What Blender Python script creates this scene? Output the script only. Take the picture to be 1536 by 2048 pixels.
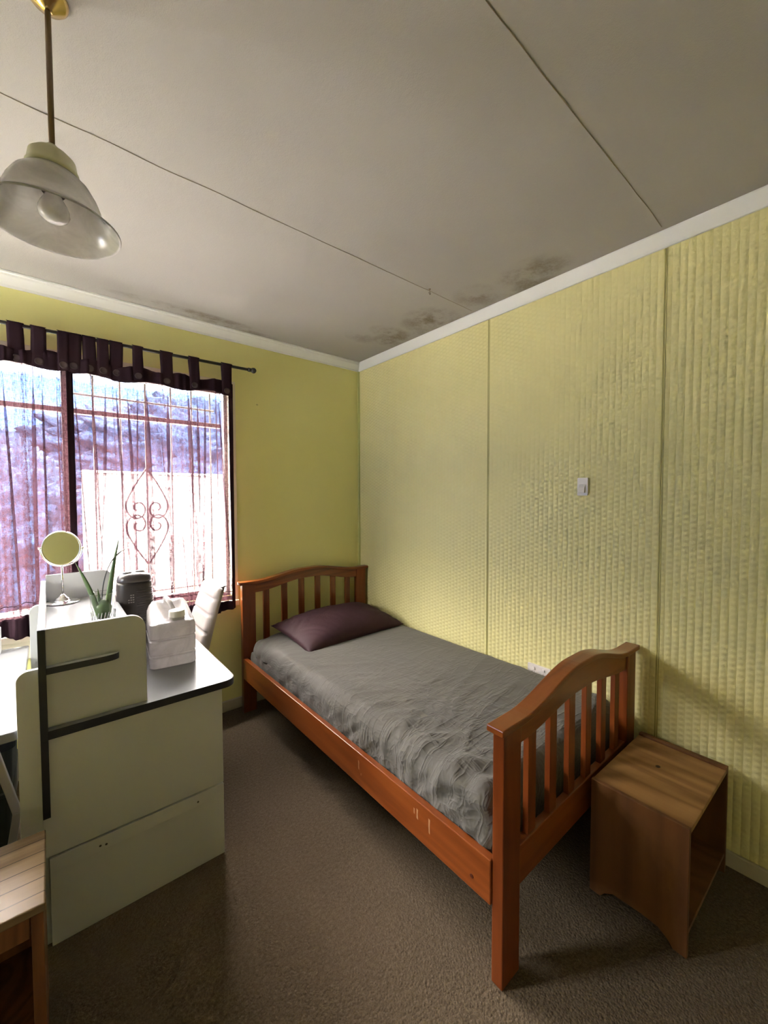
import bpy, bmesh, math, random
from mathutils import Vector, Matrix, noise
from math import sin, cos, pi, sqrt, radians

for o in list(bpy.data.objects): bpy.data.objects.remove(o)
SC = bpy.context.scene
COL = SC.collection

# ------------------------------------------------------------------ camera
F_PX, YAW, PIT, ROL = 810.5, 0.6926, 0.0365, -0.0022
CAM = Vector((-1.9056, -2.5994, 1.3615))
_F = Vector((sin(YAW)*cos(PIT), cos(YAW)*cos(PIT), -sin(PIT)))
_R0 = Vector((cos(YAW), -sin(YAW), 0)); _U0 = _R0.cross(_F)
_R = _R0*cos(ROL)+_U0*sin(ROL); _U = -_R0*sin(ROL)+_U0*cos(ROL)
cd = bpy.data.cameras.new('camera'); cam = bpy.data.objects.new('camera', cd); COL.objects.link(cam)
M = Matrix((( _R.x, _U.x, -_F.x, CAM.x), (_R.y, _U.y, -_F.y, CAM.y), (_R.z, _U.z, -_F.z, CAM.z), (0, 0, 0, 1)))
cam.matrix_world = M
cd.sensor_fit = 'HORIZONTAL'; cd.sensor_width = 36.0; cd.lens = 36.0*F_PX/1536.0
cd.clip_start = 0.02; cd.clip_end = 200
SC.camera = cam
SC.cycles.sample_clamp_indirect = 40.0

# ------------------------------------------------------------------ view, world, sun
SC.view_settings.view_transform = 'Standard'; SC.view_settings.look = 'None'
SC.view_settings.gamma = 1.0; SC.view_settings.use_curve_mapping = False
SC.view_settings.exposure = 0.55
SKY_STRENGTH = 150.0
SUN_STRENGTH = 30.0
w = bpy.data.worlds.new('world'); SC.world = w; w.use_nodes = True
nt = w.node_tree; nt.nodes.clear()
tc = nt.nodes.new('ShaderNodeTexCoord'); sx = nt.nodes.new('ShaderNodeSeparateXYZ')
rp = nt.nodes.new('ShaderNodeValToRGB'); bg = nt.nodes.new('ShaderNodeBackground'); ow = nt.nodes.new('ShaderNodeOutputWorld')
rp.color_ramp.elements[0].position = 0.22; rp.color_ramp.elements[0].color = (0.009, 0.018, 0.042, 1)     # pale blue near the horizon
rp.color_ramp.elements[1].position = 0.55; rp.color_ramp.elements[1].color = (1.0, 0.93, 0.86, 1)      # bright thin cloud overhead
nt.links.new(tc.outputs['Generated'], sx.inputs[0]); nt.links.new(sx.outputs['Z'], rp.inputs[0])
nt.links.new(rp.outputs[0], bg.inputs['Color']); bg.inputs['Strength'].default_value = SKY_STRENGTH
nt.links.new(bg.outputs[0], ow.inputs[0])
sd = bpy.data.lights.new('sun', 'SUN'); sd.energy = SUN_STRENGTH; sd.angle = radians(0.6); sd.color = (1.0, 0.95, 0.86)
sun = bpy.data.objects.new('sun', sd); COL.objects.link(sun); sun.location = (3, -6, 9)
sun.rotation_euler = Vector((-0.25, 0.42, -0.87)).to_track_quat('-Z', 'Y').to_euler()

def portal(name, loc, rot, sx_, sy_):
    d = bpy.data.lights.new(name, 'AREA'); d.shape = 'RECTANGLE'; d.size = sx_; d.size_y = sy_
    d.cycles.is_portal = True
    o = bpy.data.objects.new(name, d); COL.objects.link(o); o.location = loc; o.rotation_euler = rot
portal('window_portal', (-1.644, 0.11, 1.40), (radians(-90), 0, 0), 1.31, 1.36)

portal('added_window_portal', (-3.36, -0.49, 1.455), (0, radians(-90), 0), 1.21, 0.58)  # portal for the unseen window added in the left wall

# ------------------------------------------------------------------ materials
def lin(r, g, b):
    f = lambda c: (c/12.92 if c <= 0.04045 else ((c+0.055)/1.055)**2.4)
    return (f(r/255), f(g/255), f(b/255), 1)
class Mat:
    def __init__(s, name):
        s.m = bpy.data.materials.new(name); s.m.use_nodes = True; s.t = s.m.node_tree; s.t.nodes.clear()
        s.out = s.n('ShaderNodeOutputMaterial')
    def n(s, typ, **kw):
        x = s.t.nodes.new(typ)
        for k, v in kw.items(): setattr(x, k, v)
        return x
    def l(s, a, b): s.t.links.new(a, b)
    def pos(s, scale=(1, 1, 1), rot=(0, 0, 0), src='Position'):
        if src == 'Position': g = s.n('ShaderNodeNewGeometry').outputs['Position']
        else: g = s.n('ShaderNodeTexCoord').outputs[src]
        mp = s.n('ShaderNodeMapping'); mp.inputs['Scale'].default_value = scale; mp.inputs['Rotation'].default_value = rot
        s.l(g, mp.inputs['Vector']); return mp.outputs[0]
    def noise(s, vec, scale, detail=3, rough=0.55, dist=0.0):
        x = s.n('ShaderNodeTexNoise'); x.inputs['Scale'].default_value = scale; x.inputs['Detail'].default_value = detail
        x.inputs['Roughness'].default_value = rough; x.inputs['Distortion'].default_value = dist
        s.l(vec, x.inputs['Vector']); return x.outputs['Fac']
    def ramp(s, fac, stops):
        r = s.n('ShaderNodeValToRGB'); e = r.color_ramp.elements
        while len(e) < len(stops): e.new(0.5)
        for i, (p, c) in enumerate(stops):
            e[i].position = p; e[i].color = c if len(c) == 4 else (*c, 1)
        s.l(fac, r.inputs[0]); return r.outputs[0]
    def math(s, op, a, b=0.5, clamp=False):
        x = s.n('ShaderNodeMath', operation=op); x.use_clamp = clamp
        for i, v in enumerate((a, b)):
            if isinstance(v, (int, float)): x.inputs[i].default_value = v
            else: s.l(v, x.inputs[i])
        return x.outputs[0]
    def mix(s, fac, a, b, typ='MIX'):
        x = s.n('ShaderNodeMix', data_type='RGBA', blend_type=typ)
        for i, v in ((0, fac), (6, a), (7, b)):
            if isinstance(v, (int, float)): x.inputs[i].default_value = v
            elif isinstance(v, tuple): x.inputs[i].default_value = v
            else: s.l(v, x.inputs[i])
        return x.outputs[2]
    def bsdf(s, color, rough=0.5, spec=0.5, bump=None, bstr=0.3, bdist=0.01, metal=0.0, coat=0.0, sheen=0.0, **kw):
        p = s.n('ShaderNodeBsdfPrincipled')
        for nme, v in (('Base Color', color), ('Roughness', rough)):
            if isinstance(v, (int, float, tuple)): p.inputs[nme].default_value = v
            else: s.l(v, p.inputs[nme])
        p.inputs['Specular IOR Level'].default_value = spec; p.inputs['Metallic'].default_value = metal
        p.inputs['Coat Weight'].default_value = coat; p.inputs['Coat Roughness'].default_value = 0.08
        p.inputs['Sheen Weight'].default_value = sheen
        for k, v in kw.items(): p.inputs[k.replace('_', ' ')].default_value = v
        if bump is not None:
            b = s.n('ShaderNodeBump'); b.inputs['Strength'].default_value = bstr; b.inputs['Distance'].default_value = bdist
            s.l(bump, b.inputs['Height']); s.l(b.outputs[0], p.inputs['Normal'])
        s.l(p.outputs[0], s.out.inputs[0]); s.p = p; return s.m

def plain(name, col, rough=0.5, spec=0.5, **kw):
    m = Mat(name); v = m.noise(m.pos((1, 1, 1), src='Object'), 6, 2)
    c = m.mix(m.math('MULTIPLY', v, 0.12), col, tuple(list(x*0.8 for x in col[:3])+[1]))
    return m.bsdf(c, rough, spec, **kw)

# right wall: embossed basket-weave paper, sheets 1.2 m / 0.84 m wide
def weave_mat():
    m = Mat('green_weave_wallpaper')
    g = m.n('ShaderNodeNewGeometry'); s = m.n('ShaderNodeSeparateXYZ'); m.l(g.outputs['Position'], s.inputs[0])
    wob = m.noise(g.outputs['Position'], 30, 2)
    y = m.math('ADD', s.outputs['Y'], m.math('MULTIPLY', wob, 0.002)); z = m.math('ADD', s.outputs['Z'], m.math('MULTIPLY', wob, 0.003))
    a = m.math('SINE', m.math('MULTIPLY', y, 2*pi/0.050)); b = m.math('SINE', m.math('MULTIPLY', z, 2*pi/0.022))
    c = m.math('MULTIPLY', a, b)
    a2 = m.math('ABSOLUTE', a)
    h = m.math('ADD', m.math('MULTIPLY', c, 0.24), m.math('MULTIPLY', a2, 0.80))
    h = m.math('ADD', h, m.math('MULTIPLY', m.noise(g.outputs['Position'], 260, 3), 0.35))
    h = m.math('MULTIPLY', h, 1.0)
    n2 = m.noise(g.outputs['Position'], 1.3, 3)
    n3 = m.noise(g.outputs['Position'], 45, 3)
    col = m.ramp(n2, [(0.3, (0.81, 0.74, 0.36)), (0.7, (0.85, 0.78, 0.41))])
    col = m.mix(m.math('MULTIPLY', n3, 0.22), col, (0.62, 0.57, 0.25, 1))
    return m.bsdf(col, 0.62, 0.25, bump=h, bstr=0.75, bdist=0.0042)
def smooth_green():
    m = Mat('green_painted_board'); g = m.pos()
    s = m.n('ShaderNodeSeparateXYZ'); m.l(g, s.inputs[0])
    gr = m.math('PINGPONG', m.math('ADD', s.outputs['X'], 0.02), 0.10)
    groove = m.math('LESS_THAN', gr, 0.0016)
    n2 = m.noise(g, 1.6, 3); n3 = m.noise(g, 60, 3)
    col = m.ramp(n2, [(0.3, (0.80, 0.765, 0.32)), (0.7, (0.85, 0.81, 0.37))])
    h = m.math('SUBTRACT', m.math('MULTIPLY', n3, 0.25), m.math('MULTIPLY', groove, 0.4))
    sp = m.math('GREATER_THAN', m.noise(g, 9, 1), 0.80)
    col = m.mix(m.math('MULTIPLY', sp, 0.5), col, (0.25, 0.24, 0.10, 1))
    return m.bsdf(col, 0.38, 0.35, bump=h, bstr=0.3, bdist=0.002)
def ceiling_mat():
    m = Mat('cream_textured_ceiling'); g = m.n('ShaderNodeNewGeometry').outputs['Position']
    s = m.n('ShaderNodeSeparateXYZ'); m.l(g, s.inputs[0]); X, Y = s.outputs['X'], s.outputs['Y']
    base = m.ramp(m.noise(g, 1.1, 3), [(0.3, (0.405, 0.385, 0.37)), (0.7, (0.44, 0.42, 0.405))])
    # mould blooms: soft blobs along the right cornice and a streak along the window cornice
    cloud = m.ramp(m.noise(g, 9, 6, 0.65), [(0.42, (0, 0, 0)), (0.60, (1, 1, 1))])
    fine = m.noise(g, 80, 3)
    tot = None
    for (bx, by, rx, ry, st) in ((-0.18, -0.62, 0.13, 0.07, 1.0), (-0.13, -0.50, 0.10, 0.05, 1.0), (-0.14, -0.90, 0.13, 0.13, 1.0), (-0.05, -0.74, 0.06, 0.09, .6),
                             (-0.16, -1.26, 0.10, 0.09, 0.7), (-0.14, -1.56, 0.10, 0.13, 0.9), (-0.06, -1.50, 0.05, 0.12, .8), (-0.30, -0.45, 0.10, 0.06, .5),
                             (-1.25, -0.13, 0.30, 0.035, 0.9), (-1.05, -0.075, 0.25, 0.03, 0.8)):
        dx = m.math('MULTIPLY', m.math('SUBTRACT', X, bx), 1/rx); dy = m.math('MULTIPLY', m.math('SUBTRACT', Y, by), 1/ry)
        d = m.math('ADD', m.math('MULTIPLY', dx, dx), m.math('MULTIPLY', dy, dy))
        v = m.math('MULTIPLY', m.math('SUBTRACT', 1.0, m.math('MULTIPLY', d, 0.45), True), st)
        tot = v if tot is None else m.math('MAXIMUM', tot, v)
    f = m.math('MULTIPLY', tot, m.math('ADD', m.math('MULTIPLY', cloud, 0.55), 0.12))
    f = m.math('MULTIPLY', f, m.math('ADD', m.math('MULTIPLY', fine, 1.3), 0.55), True)
    col = m.mix(f, base, (0.17, 0.14, 0.09, 1))
    h = m.math('ADD', m.noise(g, 110, 4, 0.7), m.math('MULTIPLY', m.noise(g, 320, 2), 0.6))
    return m.bsdf(col, 0.9, 0.1, bump=h, bstr=0.45, bdist=0.002)
def carpet_mat():
    m = Mat('brown_loop_carpet'); g = m.n('ShaderNodeNewGeometry').outputs['Position']
    v = m.n('ShaderNodeTexVoronoi'); v.inputs['Scale'].default_value = 150; m.l(g, v.inputs['Vector'])
    n1 = m.noise(g, 2.0, 4); n2 = m.noise(g, 90, 4, 0.7); n3 = m.noise(g, 300, 2)
    col = m.ramp(n1, [(0.3, (0.088, 0.062, 0.038)), (0.7, (0.108, 0.075, 0.048))])
    col = m.mix(m.math('MULTIPLY', m.ramp(n2, [(0.35, (0, 0, 0)), (0.7, (1, 1, 1))]), 0.75), col, (0.185, 0.14, 0.098, 1))
    col = m.mix(m.math('MULTIPLY', m.ramp(n3, [(0.3, (1, 1, 1)), (0.55, (0, 0, 0))]), 0.55), col, (0.05, 0.04, 0.026, 1))
    h = m.math('ADD', m.math('SUBTRACT', 0.6, v.outputs['Distance']), n2)
    return m.bsdf(col, 0.95, 0.1, bump=h, bstr=0.55, bdist=0.005, sheen=0.08)
def wood(name, c1, c2, c3, axis='X', scale=1.0, rough=0.4, knots=False, coat=0.0, planks=0.0):
    m = Mat(name); sc = {'X': (0.9, 12, 12), 'Y': (12, 0.9, 12), 'Z': (12, 12, 0.9)}[axis]
    p = m.pos(tuple(x*scale for x in sc), src='Object')
    big = m.noise(p, 0.55, 3, 0.5, 1.2)
    ring = m.math('SINE', m.math('MULTIPLY', big, 42.0 if name != 'golden_oak_veneer' else 60.0))
    ring = m.math('MULTIPLY', m.math('ADD', ring, 1.0), 0.5)
    fine = m.noise(p, 9, 4, 0.65)
    f = m.math('ADD', m.math('MULTIPLY', ring, 0.45), m.math('MULTIPLY', fine, 0.55))
    col = m.ramp(f, [(0.20, c1), (0.5, c2), (0.85, c3)])
    if planks:
        s = m.n('ShaderNodeSeparateXYZ'); m.l(m.pos(src='Object'), s.inputs[0])
        k = m.math('LESS_THAN', m.math('PINGPONG', s.outputs['Y'], planks/2), 0.0013)
        wn = m.n('ShaderNodeTexWhiteNoise', noise_dimensions='1D'); m.l(m.math('FLOOR', m.math('DIVIDE', s.outputs['Y'], planks)), wn.inputs['W'])
        col = m.mix(m.math('MULTIPLY', wn.outputs['Value'], 0.35), col, (*[x*0.6 for x in c1[:3]], 1))
        col = m.mix(k, col, (0.02, 0.012, 0.006, 1))
    if knots:
        s = m.n('ShaderNodeSeparateXYZ'); m.l(m.pos(src='Object'), s.inputs[0])
        for (kx, ky, r) in knots:
            dx = m.math('SUBTRACT', s.outputs['X'], kx); dy = m.math('SUBTRACT', s.outputs['Y'], ky)
            d = m.math('SQRT', m.math('ADD', m.math('MULTIPLY', dx, dx), m.math('MULTIPLY', m.math('MULTIPLY', dy, dy), 1.6)))
            k = m.math('SUBTRACT', 1.0, m.math('DIVIDE', d, r), True)
            col = m.mix(m.math('MULTIPLY', k, 3.0, True), col, (0.04, 0.018, 0.007, 1))
    return m.bsdf(col, rough, 0.4, bump=f, bstr=0.08, bdist=0.002, coat=coat)
def curtain_mat(name, thin):
    m = Mat(name)
    uv = m.pos((230, 40, 1), src='UV'); n1 = m.noise(uv, 1.0, 3, 0.7)
    uv2 = m.pos((40, 260, 1), src='UV'); n2 = m.noise(uv2, 1.0, 3, 0.7)
    f = m.math('ADD', m.math('MULTIPLY', n1, 0.6), m.math('MULTIPLY', n2, 0.4))
    dif = m.n('ShaderNodeBsdfDiffuse'); tr = m.n('ShaderNodeBsdfTranslucent'); tp = m.n('ShaderNodeBsdfTransparent')
    if thin:
        a = m.ramp(f, [(0.38, (0.26,)*3), (0.60, (0.80,)*3)])
        dif.inputs[0].default_value = (0.10, 0.045, 0.06, 1); tr.inputs[0].default_value = (0.036, 0.015, 0.018, 1)
        tp.inputs[0].default_value = (1.0, 0.97, 1.0, 1)
        lw = m.n('ShaderNodeLayerWeight'); lw.inputs['Blend'].default_value = 0.5
        cosv = m.math('MAXIMUM', m.math('SUBTRACT', 1.0, lw.outputs['Facing']), 0.12)
        op = m.math('SUBTRACT', 1.0, m.math('POWER', m.math('SUBTRACT', 1.0, a), m.math('DIVIDE', 1.0, cosv)))
        k = 0.55
    else:
        op = m.ramp(f, [(0.3, (0.999,)*3), (0.8, (1.0,)*3)])
        dif.inputs[0].default_value = (0.055, 0.03, 0.04, 1); tr.inputs[0].default_value = (0.004, 0.0015, 0.002, 1)
        k = 0.35
    mx = m.n('ShaderNodeMixShader'); mx.inputs[0].default_value = k; m.l(dif.outputs[0], mx.inputs[1]); m.l(tr.outputs[0], mx.inputs[2])
    mo = m.n('ShaderNodeMixShader'); m.l(op, mo.inputs[0]); m.l(tp.outputs[0], mo.inputs[1]); m.l(mx.outputs[0], mo.inputs[2])
    m.l(mo.outputs[0], m.out.inputs[0]); return m.m
def frosted(name, col, transp, transl):
    m = Mat(name); n1 = m.noise(m.pos(src='Object'), 14, 4, 0.6, 1.5)
    dif = m.n('ShaderNodeBsdfDiffuse'); tr = m.n('ShaderNodeBsdfTranslucent'); tp = m.n('ShaderNodeBsdfTransparent'); gl = m.n('ShaderNodeBsdfGlossy')
    c = m.ramp(n1, [(0.35, tuple(x*0.82 for x in col[:3])), (0.65, col[:3])])
    m.l(c, dif.inputs[0]); m.l(c, tr.inputs[0]); gl.inputs['Roughness'].default_value = 0.18
    a = m.n('ShaderNodeMixShader'); a.inputs[0].default_value = transl; m.l(dif.outputs[0], a.inputs[1]); m.l(tr.outputs[0], a.inputs[2])
    b = m.n('ShaderNodeMixShader'); b.inputs[0].default_value = transp; m.l(a.outputs[0], b.inputs[1]); m.l(tp.outputs[0], b.inputs[2])
    fr = m.n('ShaderNodeFresnel'); fr.inputs['IOR'].default_value = 1.45
    d = m.n('ShaderNodeMixShader'); m.l(fr.outputs[0], d.inputs[0]); m.l(b.outputs[0], d.inputs[1]); m.l(gl.outputs[0], d.inputs[2])
    m.l(d.outputs[0], m.out.inputs[0]); return m.m
def glass_mat(name, col=(1, 1, 1, 1), ior=1.45):
    m = Mat(name); fr = m.n('ShaderNodeLayerWeight'); fr.inputs['Blend'].default_value = 0.5; pw = m.math('ADD', m.math('MULTIPLY', m.math('POWER', fr.outputs['Facing'], 4.0), 0.8), 0.04)
    tp = m.n('ShaderNodeBsdfTransparent'); tp.inputs[0].default_value = col; gl = m.n('ShaderNodeBsdfGlossy'); gl.inputs['Roughness'].default_value = 0.02
    a = m.n('ShaderNodeMixShader'); m.l(pw, a.inputs[0]); m.l(tp.outputs[0], a.inputs[1]); m.l(gl.outputs[0], a.inputs[2])
    m.l(a.outputs[0], m.out.inputs[0]); return m.m
def fabric(name, col, rough=0.85, wr=0.4, scale=500, sheen=0.25):
    m = Mat(name); g = m.pos(src='Object')
    n1 = m.noise(g, 5, 5, 0.6, 0.8); n2 = m.noise(g, scale, 2)
    c = m.mix(m.math('MULTIPLY', n2, 0.35), col, tuple(list(x*0.72 for x in col[:3])+[1]))
    h = m.math('ADD', m.math('MULTIPLY', n1, 0.9), m.math('MULTIPLY', n2, 0.05))
    return m.bsdf(c, rough, 0.25, bump=h, bstr=wr, bdist=0.02, sheen=sheen)
def sheet_mat():
    m = Mat('creased_grey_cotton'); g = m.pos(src='Object')
    def crease(rot, sc, pw, dist):
        p = m.pos(sc, (0, 0, rot), src='Object'); n_ = m.noise(p, 1.0, 3, 0.6, dist)
        rdg = m.math('SUBTRACT', 1.0, m.math('MULTIPLY', m.math('ABSOLUTE', m.math('SUBTRACT', n_, 0.5)), 5.0), True)
        return m.math('POWER', rdg, pw)
    s = m.n('ShaderNodeSeparateXYZ'); m.l(g, s.inputs[0])
    foot = m.math('MULTIPLY', m.math('SUBTRACT', -0.45, s.outputs['Y']), 1.1, True)
    near = m.math('MULTIPLY', m.math('SUBTRACT', -0.25, s.outputs['X']), 2.2, True)
    a = m.math('MULTIPLY', crease(0.9, (16, 3.0, 6), 3.0, 0.8), m.math('MULTIPLY', foot, near))
    b = m.math('MULTIPLY', crease(-0.35, (3.5, 18, 6), 4.0, 0.6), foot)
    c = m.math('MULTIPLY', crease(0.1, (5, 5, 7), 3.0, 1.2), 0.35)
    fine = m.noise(g, 420, 2)
    h = m.math('ADD', m.math('ADD', m.math('MULTIPLY', a, 0.7), m.math('MULTIPLY', b, 0.5)), m.math('ADD', c, m.math('MULTIPLY', fine, 0.03)))
    col = m.mix(m.math('MULTIPLY', fine, 0.3), (0.110, 0.102, 0.092, 1), (0.084, 0.078, 0.070, 1))
    return m.bsdf(col, 0.75, 0.25, bump=h, bstr=0.42, bdist=0.010, sheen=0.15)
def leafy(name, c1, c2, scale=9):
    m = Mat(name); g = m.pos(); n1 = m.noise(g, scale, 6, 0.7)
    c = m.ramp(n1, [(0.35, c1), (0.65, c2)])
    return m.bsdf(c, 0.9, 0.1, bump=n1, bstr=0.9, bdist=0.1)

MT = dict(
    weave=weave_mat(), green=smooth_green(), ceil=ceiling_mat(), carpet=carpet_mat(),
    cornice=plain('white_cornice_paint', (0.82, 0.82, 0.82, 1), 0.5, 0.3),
    skirting=plain('pinkish_white_skirting', (0.55, 0.50, 0.42, 1), 0.5),
    frame=plain('cream_window_paint', (0.74, 0.68, 0.52, 1), 0.45),
    mould_green=plain('light_green_corner_bead', (0.60, 0.60, 0.24, 1), 0.5),
    bed=wood('reddish_stained_pine', (0.16, 0.035, 0.006, 1), (0.21, 0.050, 0.009, 1), (0.25, 0.067, 0.013, 1), 'X', 0.7, 0.32, coat=0.35),
    bedz=wood('reddish_stained_pine_upright', (0.14, 0.029, 0.005, 1), (0.185, 0.042, 0.008, 1), (0.22, 0.055, 0.011, 1), 'Z', 0.7, 0.34, coat=0.3),
    bedy=wood('reddish_stained_pine_lengthwise', (0.16, 0.035, 0.006, 1), (0.21, 0.050, 0.009, 1), (0.25, 0.067, 0.013, 1), 'Y', 0.7, 0.3, coat=0.35),
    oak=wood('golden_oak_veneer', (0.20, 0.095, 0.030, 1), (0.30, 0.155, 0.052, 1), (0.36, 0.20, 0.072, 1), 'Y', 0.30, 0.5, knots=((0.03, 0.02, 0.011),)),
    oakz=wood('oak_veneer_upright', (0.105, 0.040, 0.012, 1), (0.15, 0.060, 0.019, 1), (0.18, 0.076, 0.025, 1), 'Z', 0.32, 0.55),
    pale=wood('pale_slatted_wood', (0.12, 0.075, 0.040, 1), (0.17, 0.11, 0.062, 1), (0.22, 0.15, 0.09, 1), 'X', 0.6, 0.4, planks=0.047),
    brownw=wood('brown_stained_wood', (0.10, 0.035, 0.014, 1), (0.16, 0.06, 0.024, 1), (0.21, 0.08, 0.032, 1), 'Z', 0.8, 0.5),
    white=plain('white_melamine', (0.53, 0.54, 0.55, 1), 0.35, 0.5),
    whitegloss=plain('glossy_white_laminate', (0.23, 0.235, 0.245, 1), 0.22, 0.25),
    black=plain('black_edge_banding', (0.012, 0.014, 0.018, 1), 0.28, 0.5),
    seam=plain('dark_seam', (0.03, 0.028, 0.02, 1), 0.8),
    screw=plain('screw_hole', (0.05, 0.045, 0.035, 1), 0.5),
    sheet=sheet_mat(),
    pillow=fabric('plum_cotton', (0.045, 0.017, 0.023, 1), 0.7, 0.4, sheen=0.0),
    vinyl=plain('white_leatherette', (0.40, 0.355, 0.335, 1), 0.38, 0.5),
    plastic=frosted('translucent_white_plastic', (0.66, 0.62, 0.62, 1), 0.06, 0.45),
    cap=plain('white_plastic_cap', (0.78, 0.75, 0.73, 1), 0.4),
    blackplastic=plain('dark_brown_plastic', (0.020, 0.014, 0.014, 1), 0.38),
    greyplastic=plain('grey_plastic', (0.30, 0.28, 0.28, 1), 0.35),
    chrome=Mat('chrome').bsdf((0.85, 0.85, 0.86, 1), 0.08, 0.5, metal=1.0),
    mirror=Mat('mirror_glass').bsdf((0.50, 0.51, 0.50, 1), 0.01, 0.5, metal=1.0),
    glass=glass_mat('clear_glass'), pane=glass_mat('window_glass', (0.96, 0.98, 0.97, 1)),
    leaf=plain('green_leaf', (0.075, 0.135, 0.045, 1), 0.4), darkleaf=plain('dark_leaf', (0.045, 0.055, 0.05, 1), 0.4),
    moss=plain('wet_green_stems', (0.07, 0.14, 0.035, 1), 0.3),
    brass=Mat('brass').bsdf((0.72, 0.52, 0.22, 1), 0.22, 0.5, metal=1.0),
    rod=plain('aged_brass_tube', (0.17, 0.115, 0.07, 1), 0.45, metal=0.4),
    cream=plain('cream_metal_gallery', (0.56, 0.54, 0.38, 1), 0.35),
    shade=frosted('alabaster_glass', (0.84, 0.81, 0.78, 1), 0.25, 0.55),
    bulb=frosted('opal_bulb_glass', (0.80, 0.77, 0.75, 1), 0.0, 0.3),
    bulbbase=plain('bulb_collar', (0.35, 0.35, 0.28, 1), 0.4),
    iron=plain('black_painted_metal', (0.012, 0.011, 0.012, 1), 0.35), grille=plain('grey_wrought_iron', (0.10, 0.09, 0.095, 1), 0.6),
    sheer=curtain_mat('sheer_mauve_curtain', True), dense=curtain_mat('dense_plum_border', False),
    button=plain('plum_button', (0.06, 0.035, 0.04, 1), 0.35),
    switch=plain('white_switch_plastic', (0.80, 0.74, 0.72, 1), 0.3),
    hook=plain('hook_metal', (0.30, 0.24, 0.17, 1), 0.35, metal=0.6),
    concrete=plain('sunlit_pale_concrete', (0.17, 0.165, 0.165, 1), 0.9), render=plain('white_rendered_wall', (0.24, 0.215, 0.205, 1), 0.9),
    hedge=leafy('bluish_hedge', (0.004, 0.008, 0.020, 1), (0.013, 0.025, 0.060, 1)), eave=plain('grey_eave_boards', (0.22, 0.20, 0.17, 1), 0.8),
    legmetal=plain('grey_white_metal_leg', (0.34, 0.31, 0.30, 1), 0.4),
)

# ------------------------------------------------------------------ helpers
def link(name, bm, mats, parent=None, bevel=0.0, smooth=False, seg=2, loc=None):
    me = bpy.data.meshes.new(name); bmesh.ops.recalc_face_normals(bm, faces=bm.faces); bm.to_mesh(me); bm.free()
    o = bpy.data.objects.new(name, me); COL.objects.link(o)
    if not isinstance(mats, (list, tuple)): mats = [mats]
    for m in mats: me.materials.append(m)
    if bevel:
        b = o.modifiers.new('bevel', 'BEVEL'); b.width = bevel; b.segments = seg; b.limit_method = 'ANGLE'; b.angle_limit = radians(35)
    if smooth:
        for p in me.polygons: p.use_smooth = True
    if parent is not None:
        o.parent = parent
    if loc is not None: o.location = loc
    return o
def thing(name, label, cat, loc=(0, 0, 0), group=None):
    o = bpy.data.objects.new(name, None); COL.objects.link(o); o.location = loc; o.empty_display_size = 0.05
    return tag(o, label, cat, group)
def tag(o, label, cat, group=None):
    o['label'] = label; o['category'] = cat
    if group: o['group'] = group
    return o
def struct(o): o['kind'] = 'structure'; return o
def box(bm, a, b, mi=0):
    x0, y0, z0 = a; x1, y1, z1 = b
    vs = [bm.verts.new(p) for p in ((x0,y0,z0),(x1,y0,z0),(x1,y1,z0),(x0,y1,z0),(x0,y0,z1),(x1,y0,z1),(x1,y1,z1),(x0,y1,z1))]
    for f in ((0,3,2,1),(4,5,6,7),(0,1,5,4),(1,2,6,5),(2,3,7,6),(3,0,4,7)):
        bm.faces.new([vs[i] for i in f]).material_index = mi
def B(*boxes):
    bm = bmesh.new()
    for a, b in boxes: box(bm, a, b)
    return bm
def prism(pts, ax, a, b, side_mi=0, cap_mi=0, bm=None):
    """extrude a 2-D outline along axis ax from a to b; pts are the other two coordinates in xyz order"""
    bm = bm or bmesh.new()
    def P(p, t): 
        q = list(p); q.insert(ax, t); return q
    va = [bm.verts.new(P(p, a)) for p in pts]; vb = [bm.verts.new(P(p, b)) for p in pts]
    n = len(pts)
    bm.faces.new(va).material_index = cap_mi; bm.faces.new(vb[::-1]).material_index = cap_mi
    for i in range(n):
        bm.faces.new([va[i], vb[i], vb[(i+1) % n], va[(i+1) % n]]).material_index = side_mi
    return bm
def rrect(x0, y0, x1, y1, r, seg=8):
    """rounded rectangle; r = (r at x0y0, x1y0, x1y1, x0y1)"""
    if not isinstance(r, tuple): r = (r,)*4
    out = []
    for (cx, cy, rr, a0) in ((x0, y0, r[0], pi), (x1, y0, r[1], 1.5*pi), (x1, y1, r[2], 0), (x0, y1, r[3], pi/2)):
        if rr <= 0: out.append((cx, cy)); continue
        ox = cx+rr if cx == x0 else cx-rr; oy = cy+rr if cy == y0 else cy-rr
        for i in range(seg+1):
            a = a0+pi/2*i/seg; out.append((ox+rr*cos(a), oy+rr*sin(a)))
    return out
def lathe(prof, seg=40, bm=None, c=(0, 0, 0), close=False):
    bm = bm or bmesh.new(); rings = []
    for r, z in prof:
        if r < 1e-6: rings.append([bm.verts.new((c[0], c[1], c[2]+z))])
        else: rings.append([bm.verts.new((c[0]+r*cos(2*pi*i/seg), c[1]+r*sin(2*pi*i/seg), c[2]+z)) for i in range(seg)])
    pairs = list(zip(rings, rings[1:]))
    if close: pairs.append((rings[-1], rings[0]))
    for A, Bq in pairs:
        for i in range(seg):
            j = (i+1) % seg
            if len(A) == 1 and len(Bq) == 1: continue
            if len(A) == 1: bm.faces.new([A[0], Bq[i], Bq[j]])
            elif len(Bq) == 1: bm.faces.new([A[i], A[j], Bq[0]])
            else: bm.faces.new([A[i], A[j], Bq[j], Bq[i]])
    return bm
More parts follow.
